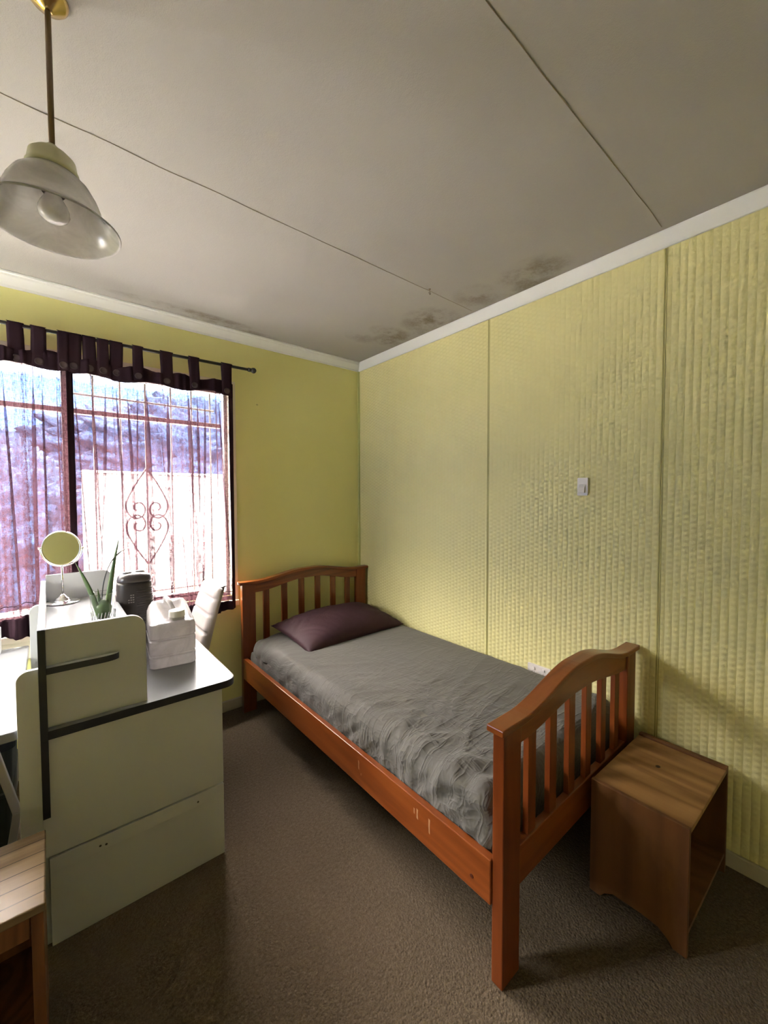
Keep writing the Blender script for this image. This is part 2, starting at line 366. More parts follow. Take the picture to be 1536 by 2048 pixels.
def tube(pts, r, seg=10, bm=None, cap=True, radii=None):
    bm = bm or bmesh.new(); pts = [Vector(p) for p in pts]; rings = []
    up = None
    for i, p in enumerate(pts):
        d = (pts[min(i+1, len(pts)-1)]-pts[max(i-1, 0)]).normalized()
        if up is None:
            up = Vector((0, 0, 1)) if abs(d.z) < 0.9 else Vector((1, 0, 0))
        s = d.cross(up).normalized(); up = s.cross(d).normalized()
        rr = radii[i] if radii else r
        rings.append([bm.verts.new(p+(s*cos(2*pi*k/seg)+up*sin(2*pi*k/seg))*rr) for k in range(seg)])
    for A, Bq in zip(rings, rings[1:]):
        for k in range(seg): bm.faces.new([A[k], A[(k+1) % seg], Bq[(k+1) % seg], Bq[k]])
    if cap: bm.faces.new(rings[0][::-1]); bm.faces.new(rings[-1])
    return bm
def interp(xs, x):
    for (a, va), (b, vb) in zip(xs, xs[1:]):
        if x <= b:
            t = (x-a)/(b-a) if b > a else 0; t = t*t*(3-2*t); return va+(vb-va)*t
    return xs[-1][1]

# ================================================================== THE ROOM
H = 2.40; XL, YB = -3.25, -3.55
WX0, WX1, WZ0, WZ1 = -2.30, -1.006, 0.74, 2.06      # window opening
# floor
struct(link('floor', B(((XL, YB, -0.06), (0.0, 0.0, 0.0))), MT['carpet']))
struct(link('ceiling', B(((XL-0.1, YB-0.1, H), (0.12, 0.12, H+0.1))), MT['ceil']))
struct(link('wall_right', B(((0.0, YB, -0.06), (0.12, 0.12, H))), MT['weave']))
struct(link('wall_window', B(((XL, 0, -0.06), (WX0, 0.12, H)), ((WX1, 0, -0.06), (0.0, 0.12, H)), ((WX0, 0, -0.06), (WX1, 0.12, WZ0)), ((WX0, 0, WZ1), (WX1, 0.12, H))), MT['green']))
struct(link('wall_left', B(((XL-0.12, YB, -0.06), (XL, -3.2, H)), ((XL-0.12, -2.3, -0.06), (XL, -0.78, H)), ((XL-0.12, -0.20, -0.06), (XL, 0.12, H)), ((XL-0.12, -0.78, -0.06), (XL, -0.20, 0.85)), ((XL-0.12, -0.78, 2.06), (XL, -0.20, H)), ((XL-0.12, -3.2, 2.02), (XL, -2.3, H))), MT['green']))
added_win = bpy.data.objects.new('added_window', None); COL.objects.link(added_win); struct(added_win)  # unseen window, added in the left wall to brighten the room with daylight
link('window_casing', B(((XL, -0.83, 0.80), (XL+0.016, -0.78, 2.11)), ((XL, -0.20, 0.80), (XL+0.016, -0.15, 2.11)), ((XL, -0.78, 2.06), (XL+0.016, -0.20, 2.11)), ((XL, -0.78, 0.80), (XL+0.016, -0.20, 0.85))), MT['frame'], added_win, bevel=0.003)
link('window_frame', B(((XL-0.09, -0.78, 0.85), (XL-0.05, -0.74, 2.06)), ((XL-0.09, -0.24, 0.85), (XL-0.05, -0.20, 2.06)), ((XL-0.09, -0.74, 0.85), (XL-0.05, -0.24, 0.89)), ((XL-0.09, -0.74, 2.02), (XL-0.05, -0.24, 2.06))), MT['frame'], added_win)
link('window_pane', B(((XL-0.072, -0.74, 0.89), (XL-0.069, -0.24, 2.02))), MT['pane'], added_win)
struct(link('wall_back', B(((XL-0.12, YB-0.12, -0.06), (0.12, YB, H))), MT['green']))
# joint battens / seams of the wall sheets (raised edge and dark gap)
for i, y in enumerate((-1.222, -2.058, -2.9)):
    struct(link('trim_%d' % (i+1), B(((-0.0016, y-0.0012, 0.08), (0.0, y+0.0012, 2.345)), ((-0.0022, y+0.0050, 0.08), (0.0, y+0.009, 2.345))), [plain('panel_joint_olive_%d' % i, (0.46, 0.41, 0.15, 1), 0.6)]))
# ceiling joints: thin open cracks drawn as fine fillets standing a hair below the board
def crack(name, y, x0, x1, amp):
    bm = bmesh.new(); n = 60; prev = None
    for i in range(n+1):
        x = x0+(x1-x0)*i/n; yy = y+amp*noise.noise(Vector((x*6, y, 0))); hw = 0.0016+0.0009*noise.noise(Vector((x*9, y, 3)))
        cur = (bm.verts.new((x, yy-hw, H-0.0008)), bm.verts.new((x, yy, H-0.0022)), bm.verts.new((x, yy+hw, H-0.0008)))
        if prev:
            bm.faces.new([prev[0], cur[0], cur[1], prev[1]]); bm.faces.new([prev[1], cur[1], cur[2], prev[2]])
        prev = cur
    struct(link(name, bm, MT['crack']))
MT['crack'] = plain('ceiling_joint_filler', (0.36, 0.31, 0.25, 1), 0.9)
crack('trim_4', -1.145, -3.2, -0.06, 0.006); crack('trim_5', -2.055, -3.2, -0.06, 0.004)
# cornice: small stepped cove on the right wall and a wider one over the window
def cornice(name, prof, ax, a, b):
    struct(link(name, prism(prof, ax, a, b), MT['cornice'], bevel=0.002))
cornice('trim_6', [(-0.0, 2.342), (-0.010, 2.342), (-0.013, 2.352), (-0.030, 2.386), (-0.034, 2.394), (-0.034, 2.40), (0.0, 2.40)], 1, YB, -0.0)
cornice('trim_7', [(-0.0, 2.340), (-0.008, 2.340), (-0.012, 2.350), (-0.040, 2.380), (-0.044, 2.390), (-0.052, 2.390), (-0.054, 2.40), (0.0, 2.40)], 0, XL, -0.0)
# skirting boards
struct(link('baseboard_window', B(((XL, -0.014, 0.0), (-0.0, 0.0, 0.068))), MT['skirting'], bevel=0.004))
struct(link('baseboard_right', B(((-0.014, YB, 0.0), (0.0, -0.014, 0.058))), MT['skirting'], bevel=0.004))
struct(link('baseboard_left', B(((XL, -2.3, 0.0), (XL+0.014, -0.014, 0.068))), MT['skirting'], bevel=0.004))
struct(link('baseboard_back', B(((XL+0.014, YB, 0.0), (-0.014, YB+0.014, 0.068))), MT['skirting'], bevel=0.004))
# corner bead
struct(link('trim_8', B(((-0.016, -0.010, 0.068), (0.0, 0.0, 2.342))), MT['mould_green'], bevel=0.003))
# doorway trim in the left wall
struct(link('door_1', B(((XL, -3.26, 0), (XL+0.015, -3.2, 2.08)), ((XL, -2.3, 0), (XL+0.015, -2.24, 2.08)), ((XL, -3.2, 2.02), (XL+0.015, -2.3, 2.08)), ((XL-0.06, -3.2, 0.0), (XL-0.02, -2.3, 2.02))), MT['frame']))

# window: casing, sashes, glass, sill
win = bpy.data.objects.new('window_1', None); COL.objects.link(win); struct(win)
cs = 0.028
link('window_casing', B(((WX0-cs, -0.016, WZ0-0.03), (WX0, 0.0, WZ1+cs)), ((WX1, -0.016, WZ0-0.03), (WX1+cs, 0.0, WZ1+cs)), ((WX0, -0.016, WZ1), (WX1, 0.0, WZ1+cs))), MT['frame'], win, bevel=0.003)
link('window_sill', B(((WX0-cs, -0.018, 0.585), (-1.30, 0.0, WZ0-0.065)), ((WX0-cs, -0.034, WZ0-0.065), (WX1+cs, 0.0, WZ0-0.03)), ((WX0, 0.0, WZ0-0.03), (WX1, 0.12, WZ0))), MT['frame'], win, bevel=0.003)
fr = [((WX0, 0.05, WZ0), (WX0+0.04, 0.09, WZ1)), ((WX1-0.025, 0.05, WZ0), (WX1, 0.09, WZ1)), ((WX0+.04, 0.05, WZ0), (WX1-.04, 0.09, WZ0+0.045)), ((WX0+.04, 0.05, WZ1-0.045), (WX1-.04, 0.09, WZ1)),
      ((-1.84, 0.05, WZ0+0.045), (-1.79, 0.09, WZ1-0.045)), ((WX0+.04, 0.05, 1.80), (-1.84, 0.09, 1.825)), ((-1.79, 0.05, 1.80), (WX1-.04, 0.09, 1.825)), ((-2.39, 0.05, WZ0+.045), (-2.35, 0.09, 1.80))]
link('window_frame', B(*fr), plain('window_sash_paint', (0.30, 0.28, 0.27, 1), 0.5), win, bevel=0.002)
link('window_jamb', B(((WX1-0.006, 0.0, WZ0), (WX1, 0.05, WZ1)), ((WX0, 0.0, WZ0), (WX0+0.006, 0.05, WZ1)), ((WX0+0.006, 0.0, WZ1-0.006), (WX1-0.006, 0.05, WZ1))), MT['frame'], win)
link('window_pane', B(((WX0+0.04, 0.068, WZ0+0.045), (WX1-0.04, 0.071, WZ1-0.045))), MT['pane'], win)

# ------------------------------------------------------------------ outside
gnd = tag(link('ground', B(((-9, 0.12, -0.35), (8, 11, -0.30)), ((-9, -6, -0.35), (-3.38, 0.12, -0.30))), MT['concrete']), 'sunlit pale paving outside the curtained window', 'ground'); struct(gnd)
tag(link('garden_wall', B(((-1.50, 5.0, -0.30), (4.5, 5.15, 1.74)), ((-1.50, 4.97, 1.74), (4.5, 5.18, 1.78))), MT['render'], bevel=0.01), 'white sunlit boundary wall outside, seen glowing through the right curtain', 'wall')
def blob(name, c, r, seed, mat):
    bm = bmesh.new(); bmesh.ops.create_icosphere(bm, subdivisions=6, radius=1.0)
    for v in bm.verts:
        n = noise.fractal(v.co*2.3+Vector((seed, 0, 0)), 0.6, 2.0, 5)+0.9*noise.noise(v.co*13)+0.5*noise.noise(v.co*31); k = 1+0.14*n
        v.co = Vector((c[0]+v.co.x*r[0]*k, c[1]+v.co.y*r[1]*k, c[2]+v.co.z*r[2]*k))
    return link(name, bm, mat, smooth=True)
tag(blob('hedge', (-2.75, 6.2, 0.6), (1.35, 0.9, 1.75), 3, MT['hedge']), 'dense bluish garden hedge outside, behind the left curtain', 'hedge')
tag(blob('tree', (2.2, 9.0, 2.0), (4.4, 1.0, 1.9), 8, MT['hedge']), 'dark tree crown rising over the white wall outside the right curtain', 'tree')
struct(link('trim_9', B(((-3.4, 0.12, 2.16), (1, 0.26, 2.20)), ((-3.4, 0.26, 2.12), (1, 0.28, 2.24)), ((-4.2, -1.6, 2.12), (-3.38, 0.10, 2.16))), MT['eave']))  # last slab: unseen eave added to keep high sky out of the added window
# wrought iron grille with scrolls outside the glass
gr = thing('window_grille', 'grey wrought-iron window grille with heart-shaped scrolls, seen through the right curtain', 'grille', (-1.45, 0.15, 1.2))
def gl(pts, r, name): 
    return link(name, tube([(p[0]+1.45, 0, p[1]-1.2) for p in pts], r, 8), MT['grille'], gr, smooth=True)
for x in (-1.70, -1.45, -1.314, -1.197, -1.085, -1.575):
    gl([(x, 0.70), (x, 2.04)] if x not in (-1.45,) else [(x, 0.70), (x, 2.04)], 0.0048 if x != -1.45 else 0.0055, 'bar')
gl([(-1.80, 0.80), (-1.06, 0.80)], 0.006, 'rail'); gl([(-1.80, 1.92), (-1.06, 1.92)], 0.006, 'rail')
def scroll(cx, cz, s, up):
    pts = []
    # long arm from tip on the axis, bulging out then curling into a spiral
    arm = [(0.0, 0.27), (0.05, 0.19), (0.095, 0.10), (0.108, 0.05), (0.095, 0.0), (0.06, -0.025), (0.025, -0.01), (0.012, 0.03), (0.03, 0.065), (0.06, 0.062), (0.068, 0.035), (0.052, 0.02)]
    P = [Vector((a[0], a[1], 0)) for a in arm]
    for i in range(len(P)-1):
        p0 = P[max(i-1, 0)]; p1 = P[i]; p2 = P[i+1]; p3 = P[min(i+2, len(P)-1)]
        for k in range(6):
            t = k/6; q = 0.5*((2*p1)+(-p0+p2)*t+(2*p0-5*p1+4*p2-p3)*t*t+(-p0+3*p1-3*p2+p3)*t**3); pts.append((cx+s*q.x, cz+up*q.y))
    gl(pts, 0.0056, 'scroll')
for s in (-1, 1): scroll(-1.45, 1.265, s, 1); scroll(-1.45, 1.235, s, -1)

# ================================================================== CURTAINS
YR = -0.070
rod = thing('curtain_rod', 'thin black curtain rod with ball finial over the window', 'curtain rod', (-1.9, YR, 2.165))
ZR = 2.165
link('pole', tube([(-1.0, 0, -0.018), (0.995, 0, 0.0)], 0.0085, 14), MT['iron'], rod, smooth=True)
link('finial', lathe([(0.0, -0.018), (0.010, -0.014), (0.017, -0.005), (0.018, 0.004), (0.012, 0.014), (0, 0.018)], 20, c=(1.02, 0, 0)), MT['iron'], rod, smooth=True)
link('collar', tube([(0.985, 0, 0), (1.003, 0, 0)], 0.012, 16), MT['iron'], rod, smooth=True)
link('bracket', B(((0.850, 0.008, -0.012), (0.858, 0.070, 0.000)), ((0.845, 0.064, -0.05), (0.863, 0.0695, 0.02)), ((0.850, -0.012, -0.020), (0.858, 0.012, -0.008))), MT['iron'], rod, bevel=0.001)
rodz = lambda x: ZR-0.018+0.018*(x+2.9)/1.995

def curtain(name, label, x0, x1, zb, tabs, seed, folds, hem, edge_l, edge_r, ztop, shadebands):
    root = thing(name, label, 'curtain', ((x0+x1)/2, YR, 0.0), 'tab-top curtains on the black rod')
    cx = (x0+x1)/2; W = x1-x0
    rnd = random.Random(seed)
    ph = [rnd.uniform(0, 6.28) for _ in range(6)]
    def yoff(s, z):
        t = (2.0-z)/1.35                                  # 0 at header, 1 at hem
        a = 0.006+0.013*max(0, min(1, t*1.3))
        d = 0.10*t*sin(s*4+ph[5])
        v = sin(2*pi*(s*folds+d)+ph[0])+0.6*sin(2*pi*(s*folds*1.9+d*1.5)+ph[1])+0.5*sin(2*pi*s*folds*0.45+ph[2])
        v += 1.1*abs(noise.noise(Vector((s*11, z*0.7, seed))))
        # sharp folds
        for (fs, fw, fa, sl) in shadebands:
            u = (s-(fs+sl*t))/fw
            v += fa*math.exp(-u*u)*2.2
        return max(-0.040, min(0.030, -a*v*0.62))
    NS, NZ = 620, 60
    pleats = []; s_ = 0.02
    while s_ < 0.97:
        pleats.append((s_, rnd.uniform(0.004, 0.016), rnd.uniform(2.3, 3.4), rnd.uniform(-0.03, 0.09))); s_ += rnd.uniform(0.035, 0.105)/W
    hx = 0.02/W
    def fc(fs, sl, t): return fs+sl*t+0.004*sin(t*5+fs*40)
    def xfold(s, z):
        t = max(0, (1.98-z)/1.30); v = 0
        for (fs, fw, fa, sl) in pleats:
            u = (s-fc(fs, sl, t))*W/fw
            if abs(u) < 4: v -= fa*fw*u*math.exp(-u*u)*min(1, 0.25+t*4)
        return v
    def yfold(s, z):
        t = max(0, (1.98-z)/1.30); v = 0
        for k, (fs, fw, fa, sl) in enumerate(pleats):
            u = (s-fc(fs, sl, t))*W/fw
            if abs(u) < 4: v += 0.010*math.exp(-u*u)*(1 if u > 0 else -1)*(1-math.exp(-u*u*4))+0.004*math.exp(-u*u)
        return v
    def sheet(s0, s1, za, zb_, ns, nz, off, fold=False):
        bm = bmesh.new(); uvl = bm.loops.layers.uv.new('UVMap'); g = []
        for j in range(nz+1):
            row = []
            for i in range(ns+1):
                s = s0+(s1-s0)*i/ns
                zt = za(s) if callable(za) else za; zz_b = zb_(s) if callable(zb_) else zb_
                z = zt+(zz_b-zt)*j/nz
                row.append((bm.verts.new((x0-cx+s*W+(xfold(s, z) if fold else 0), yoff(s, z)+off+(yfold(s, z) if fold else 0), z)), s, z))
            g.append(row)
        for j in range(nz):
            for i in range(ns):
                q = [g[j][i], g[j][i+1], g[j+1][i+1], g[j+1][i]]
                f = bm.faces.new([a[0] for a in q])
                for lp, a in zip(f.loops, q): lp[uvl].uv = (a[1]*W, a[2])
        return bm
    top_low = lambda s: ztop-0.075+0.010*sin(s*W*22+ph[3])+0.02*(s-0.5)
    top_hi = lambda s: ztop+0.010*sin(s*W*31+ph[4])*0.8+0.02*(s-0.5)
    botf = lambda s: zb+0.010*sin(s*9+ph[2])+(0.0)
    hemf = lambda s: zb+hem+0.012*sin(s*7+ph[1])
    o = link('sheer_panel', sheet(edge_l/W, 1-edge_r/W, top_low, hemf, NS, NZ, 0, True), MT['sheer'], root, smooth=True)
    b = link('header_band', sheet(0, 1, top_hi, top_low, 120, 5, -0.001), MT['dense'], root, smooth=True); sol(b, 0.003)
    b = link('hem', sheet(0, 1, hemf, botf, 160, 6, -0.001), MT['dense'], root, smooth=True); sol(b, 0.002)
    b = link('hem_stitching', sheet(edge_l/W, 1-edge_r/W, lambda s: hemf(s)+0.060, lambda s: hemf(s)+0.056, 160, 1, -0.002), MT['dense'], root, smooth=True)
    if edge_l: b = link('side_border', sheet(0, edge_l/W, top_low, hemf, 6, 50, -0.001), MT['dense'], root, smooth=True); sol(b, 0.002)
    if edge_r: b = link('side_border', sheet(1-edge_r/W, 1, top_low, hemf, 6, 50, -0.001), MT['dense'], root, smooth=True); sol(b, 0.002)
    for (ta, tb) in tabs:
        # a loop of cloth over the rod: front face, over the top and down behind
        tx = (ta+tb)/2; zr = rodz(tx); s = (tx-x0)/W; zl = top_low(min(max(s, 0), 1))+0.006
        bm = bmesh.new(); uvl = bm.loops.layers.uv.new('UVMap'); prof = []
        yb = yoff(s, ztop)
        prof.append((yb-0.004, zl)); prof.append((yb-0.004, ztop-0.01))
        for k in range(9):
            a = pi-pi*k/8; prof.append((0.0125*cos(a), zr+0.0125*sin(a)))
        prof.append((yb+0.004, ztop-0.01))
        prev = None
        for k, (yy, zz) in enumerate(prof):
            wob = 0.003*sin(k*1.7+tx*40)
            cur = [bm.verts.new((ta-cx+wob+(tb-ta)*q/4, yy+0.0012*sin(q*2.2+k), zz)) for q in range(5)]
            if prev:
                for q in range(4):
                    f = bm.faces.new([prev[q], prev[q+1], cur[q+1], cur[q]])
                    for lp in f.loops: lp[uvl].uv = (lp.vert.co.x, lp.vert.co.z)
            prev = cur
        tb_o = link('tab', bm, MT['dense'], root, smooth=True); sol(tb_o, 0.002)
        if tb-ta > 0.03:
            link('button', disc_y(tx-cx, yb-0.0065, ztop-0.045, 0.017), MT['button'], tb_o, smooth=True)
    return root
def sol(o, t):
    m = o.modifiers.new('thickness', 'SOLIDIFY'); m.thickness = t; m.offset = 0
def disc_y(x, y, z, r, seg=20):
    bm = bmesh.new(); rings = []
    for rr, d in ((0.001, 0.0), (r*0.62, 0.0), (r*0.72, -0.0018), (r, -0.001), (r, 0.003)):
        rings.append([bm.verts.new((x+rr*cos(2*pi*i/seg), y+d, z+rr*sin(2*pi*i/seg))) for i in range(seg)])
    for A, C in zip(rings, rings[1:]):
        for i in range(seg): bm.faces.new([A[i], A[(i+1) % seg], C[(i+1) % seg], C[i]])
    bm.faces.new(rings[0]); bm.faces.new(rings[-1][::-1])
    return bm
curtain('curtain', 'sheer mauve tab-top curtain on the right, between the dark gap and the green wall', -1.815, -1.012, 0.660,
        [(-1.822, -1.758), (-1.752, -1.700), (-1.694, -1.645), (-1.640, -1.585), (-1.540, -1.492), (-1.408, -1.347), (-1.262, -1.208), (-1.080, -1.020)],
        5, 9, 0.075, 0.020, 0.030, 2.055, [(0.10, .012, 1.2, 0.02), (0.22, .010, 1.0, 0.03), (0.33, .014, 1.3, .06), (0.36, .02, 1.2, 0.10), (0.47, .010, 0.9, .10), (0.50, .012, 1.2, .16), (0.66, .010, 1.0, .02), (0.72, .010, 1.1, .05), (0.86, .010, .9, 0.01)])
curtain('curtain', 'sheer mauve tab-top curtain on the left, behind the round mirror', -2.240, -1.800, 0.715,
        [(-2.235, -2.185), (-2.13, -2.075), (-2.028, -1.972), (-1.947, -1.893), (-1.850, -1.808)],
        11, 6, 0.085, 0.0, 0.022, 2.050, [(0.45, .016, 1.0, .02), (0.60, .016, 1.4, .03), (0.72, .020, 1.0, .08), (0.90, .014, 1.2, .02)])

# ================================================================== BED
BX0, BX1, BYH, BYF = -0.985, -0.020, -0.105, -1.985
bed = thing('bed', 'reddish-brown wooden single bed frame with arched slatted ends against the right wall', 'bed', ((BX0+BX1)/2, (BYH+BYF)/2, 0))
OX, OY = (BX0+BX1)/2, (BYH+BYF)/2
def bl(name, bm, mat, parent=bed, **kw):
    bmesh.ops.translate(bm, verts=bm.verts, vec=(-OX, -OY, 0)); return link(name, bm, mat, parent, **kw)
def arch(s, lo, hi):   # s 0..1 : flat shoulders then a smooth arch
    if s < 0.16 or s > 0.84: 
        return lo
    t = (s-0.16)/0.68; return lo+(hi-lo)*(sin(pi*t)**0.9 if True else 0)
def archs(s, lo, hi):
    t = min(1, max(0, (s-0.10)/0.36)) if s < 0.5 else min(1, max(0, (0.90-s)/0.36))
    t = t*t*(3-2*t); return lo+(hi-lo)*t
def bed_end(nm, x0, x1, yf, th, zt, zc, zu, zuc, zl0, zl1, n=6, sw=0.040, depth=1):
    """yf = camera-side face; th = thickness towards +y"""
    N = 40; W = x1-x0
    # crest board
    pts = [(x0+0.085+(W-0.17)*i/N, archs(0.085+0.83*i/N, zt-0.018, zc-0.018)) for i in range(N+1)]
    low = [(x0+0.085+(W-0.17)*i/N, archs(0.085+0.83*i/N, zu, zuc)) for i in range(N+1)]
    end = bl(nm, prism(pts+low[::-1], 1, yf+0.006, yf+th-0.004), MT['bed'], bevel=0.002)
    # cap following the crest, slightly overhanging
    t = 0.019; ov = 0.018
    up = [(x0-ov+(W+2*ov)*i/N, archs(i/N, zt, zc)) for i in range(N+1)]
    dn = [(x0-ov+(W+2*ov)*i/N, archs(i/N, zt-t, zc-t)) for i in range(N+1)]
    bl('cap_rail', prism(up+dn[::-1], 1, yf-0.009, yf+th+0.009), MT['bed'], end, bevel=0.003)
    for (a, b) in ((x0, x0+0.085), (x1-0.085, x1)):
        bl('post', B(((a, yf, 0.0), (b, yf+th, zt-t+0.001))), MT['bedz'], end, bevel=0.003)
    bl('lower_rail', B(((x0+0.085, yf+0.005, zl0), (x1-0.085, yf+th-0.005, zl1))), MT['bed'], end, bevel=0.003)
    for k in range(n):
        xc = x0+0.1615+k*(W-0.323)/(n-1)
        s = (xc-x0)/W
        bl('slat', B(((xc-sw/2, yf+0.010, zl1), (xc+sw/2, yf+th-0.008, archs(s, zu, zuc)+0.004))), MT['bedz'], end, bevel=0.0015)
    return end
bed_end('headboard', -0.985, -0.022, BYH, 0.034, 0.832, 0.876, 0.757, 0.806, 0.24, 0.355)
bed_end('footboard', -0.978, -0.030, BYF, 0.036, 0.741, 0.808, 0.662, 0.700, 0.245, 0.362, sw=0.042)
rl = bl('side_rail', B(((-0.985, BYF+0.036, 0.222), (-0.960, BYH, 0.352))), MT['bedy'], bevel=0.003)
bl('ledge', B(((-0.9595, BYF+0.04, 0.235), (-0.935, BYH-0.004, 0.262))), MT['bedy'], rl)
rl = bl('side_rail', B(((-0.044, BYF+0.036, 0.222), (-0.022, BYH, 0.352))), MT['bedy'], bevel=0.003)
bl('ledge', B(((-0.075, BYF+0.04, 0.235), (-0.0445, BYH-0.004, 0.262))), MT['bedy'], rl)
for k in range(12):
    y = BYF+0.12+k*0.148
    bl('base_slat', B(((-0.955, y, 0.2625), (-0.055, y+0.07, 0.280))), MT['bedy'])
# bolts and scuffs on the near rail
for (y, z) in ((-1.885, 0.262),):
    o = bl('bolt_cap', prism([(y+0.006*cos(a*pi/6), z+0.006*sin(a*pi/6)) for a in range(12)], 0, -0.9862, -0.9848), plain('dark_bolt', (0.08, 0.015, 0.006, 1), 0.4))
scm = plain('worn_bare_wood', (0.42, 0.20, 0.09, 1), 0.6)
for i, (y, z0, z1, wd) in enumerate(((-1.33, 0.286, 0.322, .006), (-1.345, 0.268, 0.278, .004), (-1.66, 0.290, 0.325, .008), (-1.645, 0.30, 0.32, .005), (-1.715, 0.275, 0.325, .008))):
    bm = bmesh.new(); r = random.Random(i)
    pts = [(y-wd/2*r.uniform(.5, 1), z0), (y+wd/2*r.uniform(.5, 1), z0+0.003), (y+wd/2*r.uniform(.6, 1.2), (z0+z1)/2), (y+wd/2, z1), (y-wd/2, z1-0.002), (y-wd/2*r.uniform(.4, 1), (z0+z1)/2)]
    bl('scuff', prism(pts, 0, -0.98535, -0.9849), scm)

# mattress in a grey fitted sheet
def mattress():
    x0, x1, y0, y1, z0, z1 = -0.953, -0.012, -1.925, -0.125, 0.285, 0.492
    cx, cy, cz = (x0+x1)/2, (y0+y1)/2, (z0+z1)/2; hx, hy, hz = (x1-x0)/2, (y1-y0)/2, (z1-z0)/2
    bm = bmesh.new(); NX, NY, NZ = 90, 180, 24
    def key(i, j, k): return (i, j, k)
    V = {}
    def vert(i, j, k):
        if (i, j, k) in V: return V[(i, j, k)]
        u = (i/NX*2-1)*hx; v = (j/NY*2-1)*hy; w_ = (k/NZ*2-1)*hz
        # rounded box: radius
        r = 0.070 if w_ > 0 else 0.03
        c = Vector((max(-hx+r, min(hx-r, u)), max(-hy+r, min(hy-r, v)), max(-hz+r, min(hz-r, w_))))
        d = Vector((u, v, w_))-c
        n = d.normalized() if d.length > 1e-6 else Vector((0, 0, 1))
        p = c+n*r if d.length > 1e-6 else Vector((u, v, w_))
        X, Y, Z = p.x+cx, p.y+cy, p.z+cz
        disp = 0.0
        # long soft undulations
        disp += 0.006*noise.noise(Vector((X*2.2, Y*1.6, Z*2)))
        side = max(0.0, min(1.0, (-X-0.45)/0.4))           # towards the near side
        foot = max(0.0, min(1.0, (-Y-0.75)/0.9))
        # drag creases running diagonally from the top to the near foot corner
        q = X*0.55+Y*0.85; rdg = 1-abs(noise.noise(Vector((q*13, (X*0.85-Y*0.55)*2.6, 1.3))))*2
        disp += 0.0085*max(0, rdg)**2.2*(0.25+0.75*foot)*side
        # short vertical puckers on the side
        sidez = max(0.0, min(1.0, (0.47-Z)/0.06))*max(0.0, min(1.0, (-X-0.86)/0.05))
        pk = noise.noise(Vector((Y*17+2.5*Z*8, Z*4.5, 5.1)))
        disp += 0.012*pk*sidez*(0.35+0.65*foot)
        # tension lines on top near the foot
        if n.z > 0.7:
            q2 = X*0.35-Y*0.94; r2 = 1-abs(noise.noise(Vector((q2*9+3, (X*.94+Y*.35)*2.0, 8.3))))*2.2
            disp += 0.0055*max(0, r2)**3*max(0, min(1, (-Y-0.95)/0.4))*max(0, min(1, (-Y-0.6)))
            disp += 0.003*noise.noise(Vector((X*9, Y*6, 3)))*foot
        # folded corner lumps near foot and at headboard
        cl = max(0, 1-((X+0.95)**2+(Y+1.86)**2)/0.035)
        disp += 0.024*cl*noise.noise(Vector((X*16, Y*14, Z*20)))
        ch = max(0, 1-((X+0.95)**2+(Y+0.18)**2)/0.02)
        disp += 0.014*ch*noise.noise(Vector((X*18, Y*20, Z*14)))
        p = Vector((X, Y, Z))+n*disp
        # lower near edge of the sheet pulls in under the mattress
        if X < cx and Z < 0.36: p.x += (0.36-Z)*0.10
        if X > cx and Z < 0.385: p.x -= 0.045*min(1, (0.385-Z)/0.02)*max(0, (X+0.2)/0.2)
        # head-side shoulder softens
        hd = max(0, min(1, (Y+0.55)/0.4)); nr = max(0, min(1, (-X-0.78)/0.17))
        p.z -= 0.030*hd*nr*(1 if Z > 0.4 else 0.0)
        v_ = bm.verts.new(p); V[(i, j, k)] = v_; return v_
    def quad(a, b, c, d):
        bm.faces.new([vert(*a), vert(*b), vert(*c), vert(*d)])
    for i in range(NX):
        for j in range(NY):
            quad((i, j, NZ), (i+1, j, NZ), (i+1, j+1, NZ), (i, j+1, NZ)); quad((i, j, 0), (i, j+1, 0), (i+1, j+1, 0), (i+1, j, 0))
    for k in range(NZ):
        for i in range(NX):
            quad((i, 0, k), (i+1, 0, k), (i+1, 0, k+1), (i, 0, k+1)); quad((i, NY, k), (i, NY, k+1), (i+1, NY, k+1), (i+1, NY, k))
        for j in range(NY):
            quad((0, j, k), (0, j, k+1), (0, j+1, k+1), (0, j+1, k)); quad((NX, j, k), (NX, j+1, k), (NX, j+1, k+1), (NX, j, k+1))
    o = link('mattress', bm, MT['sheet'], smooth=True)
    tag(o, 'single mattress in a creased grey fitted sheet on the wooden bed frame', 'mattress')
mattress()
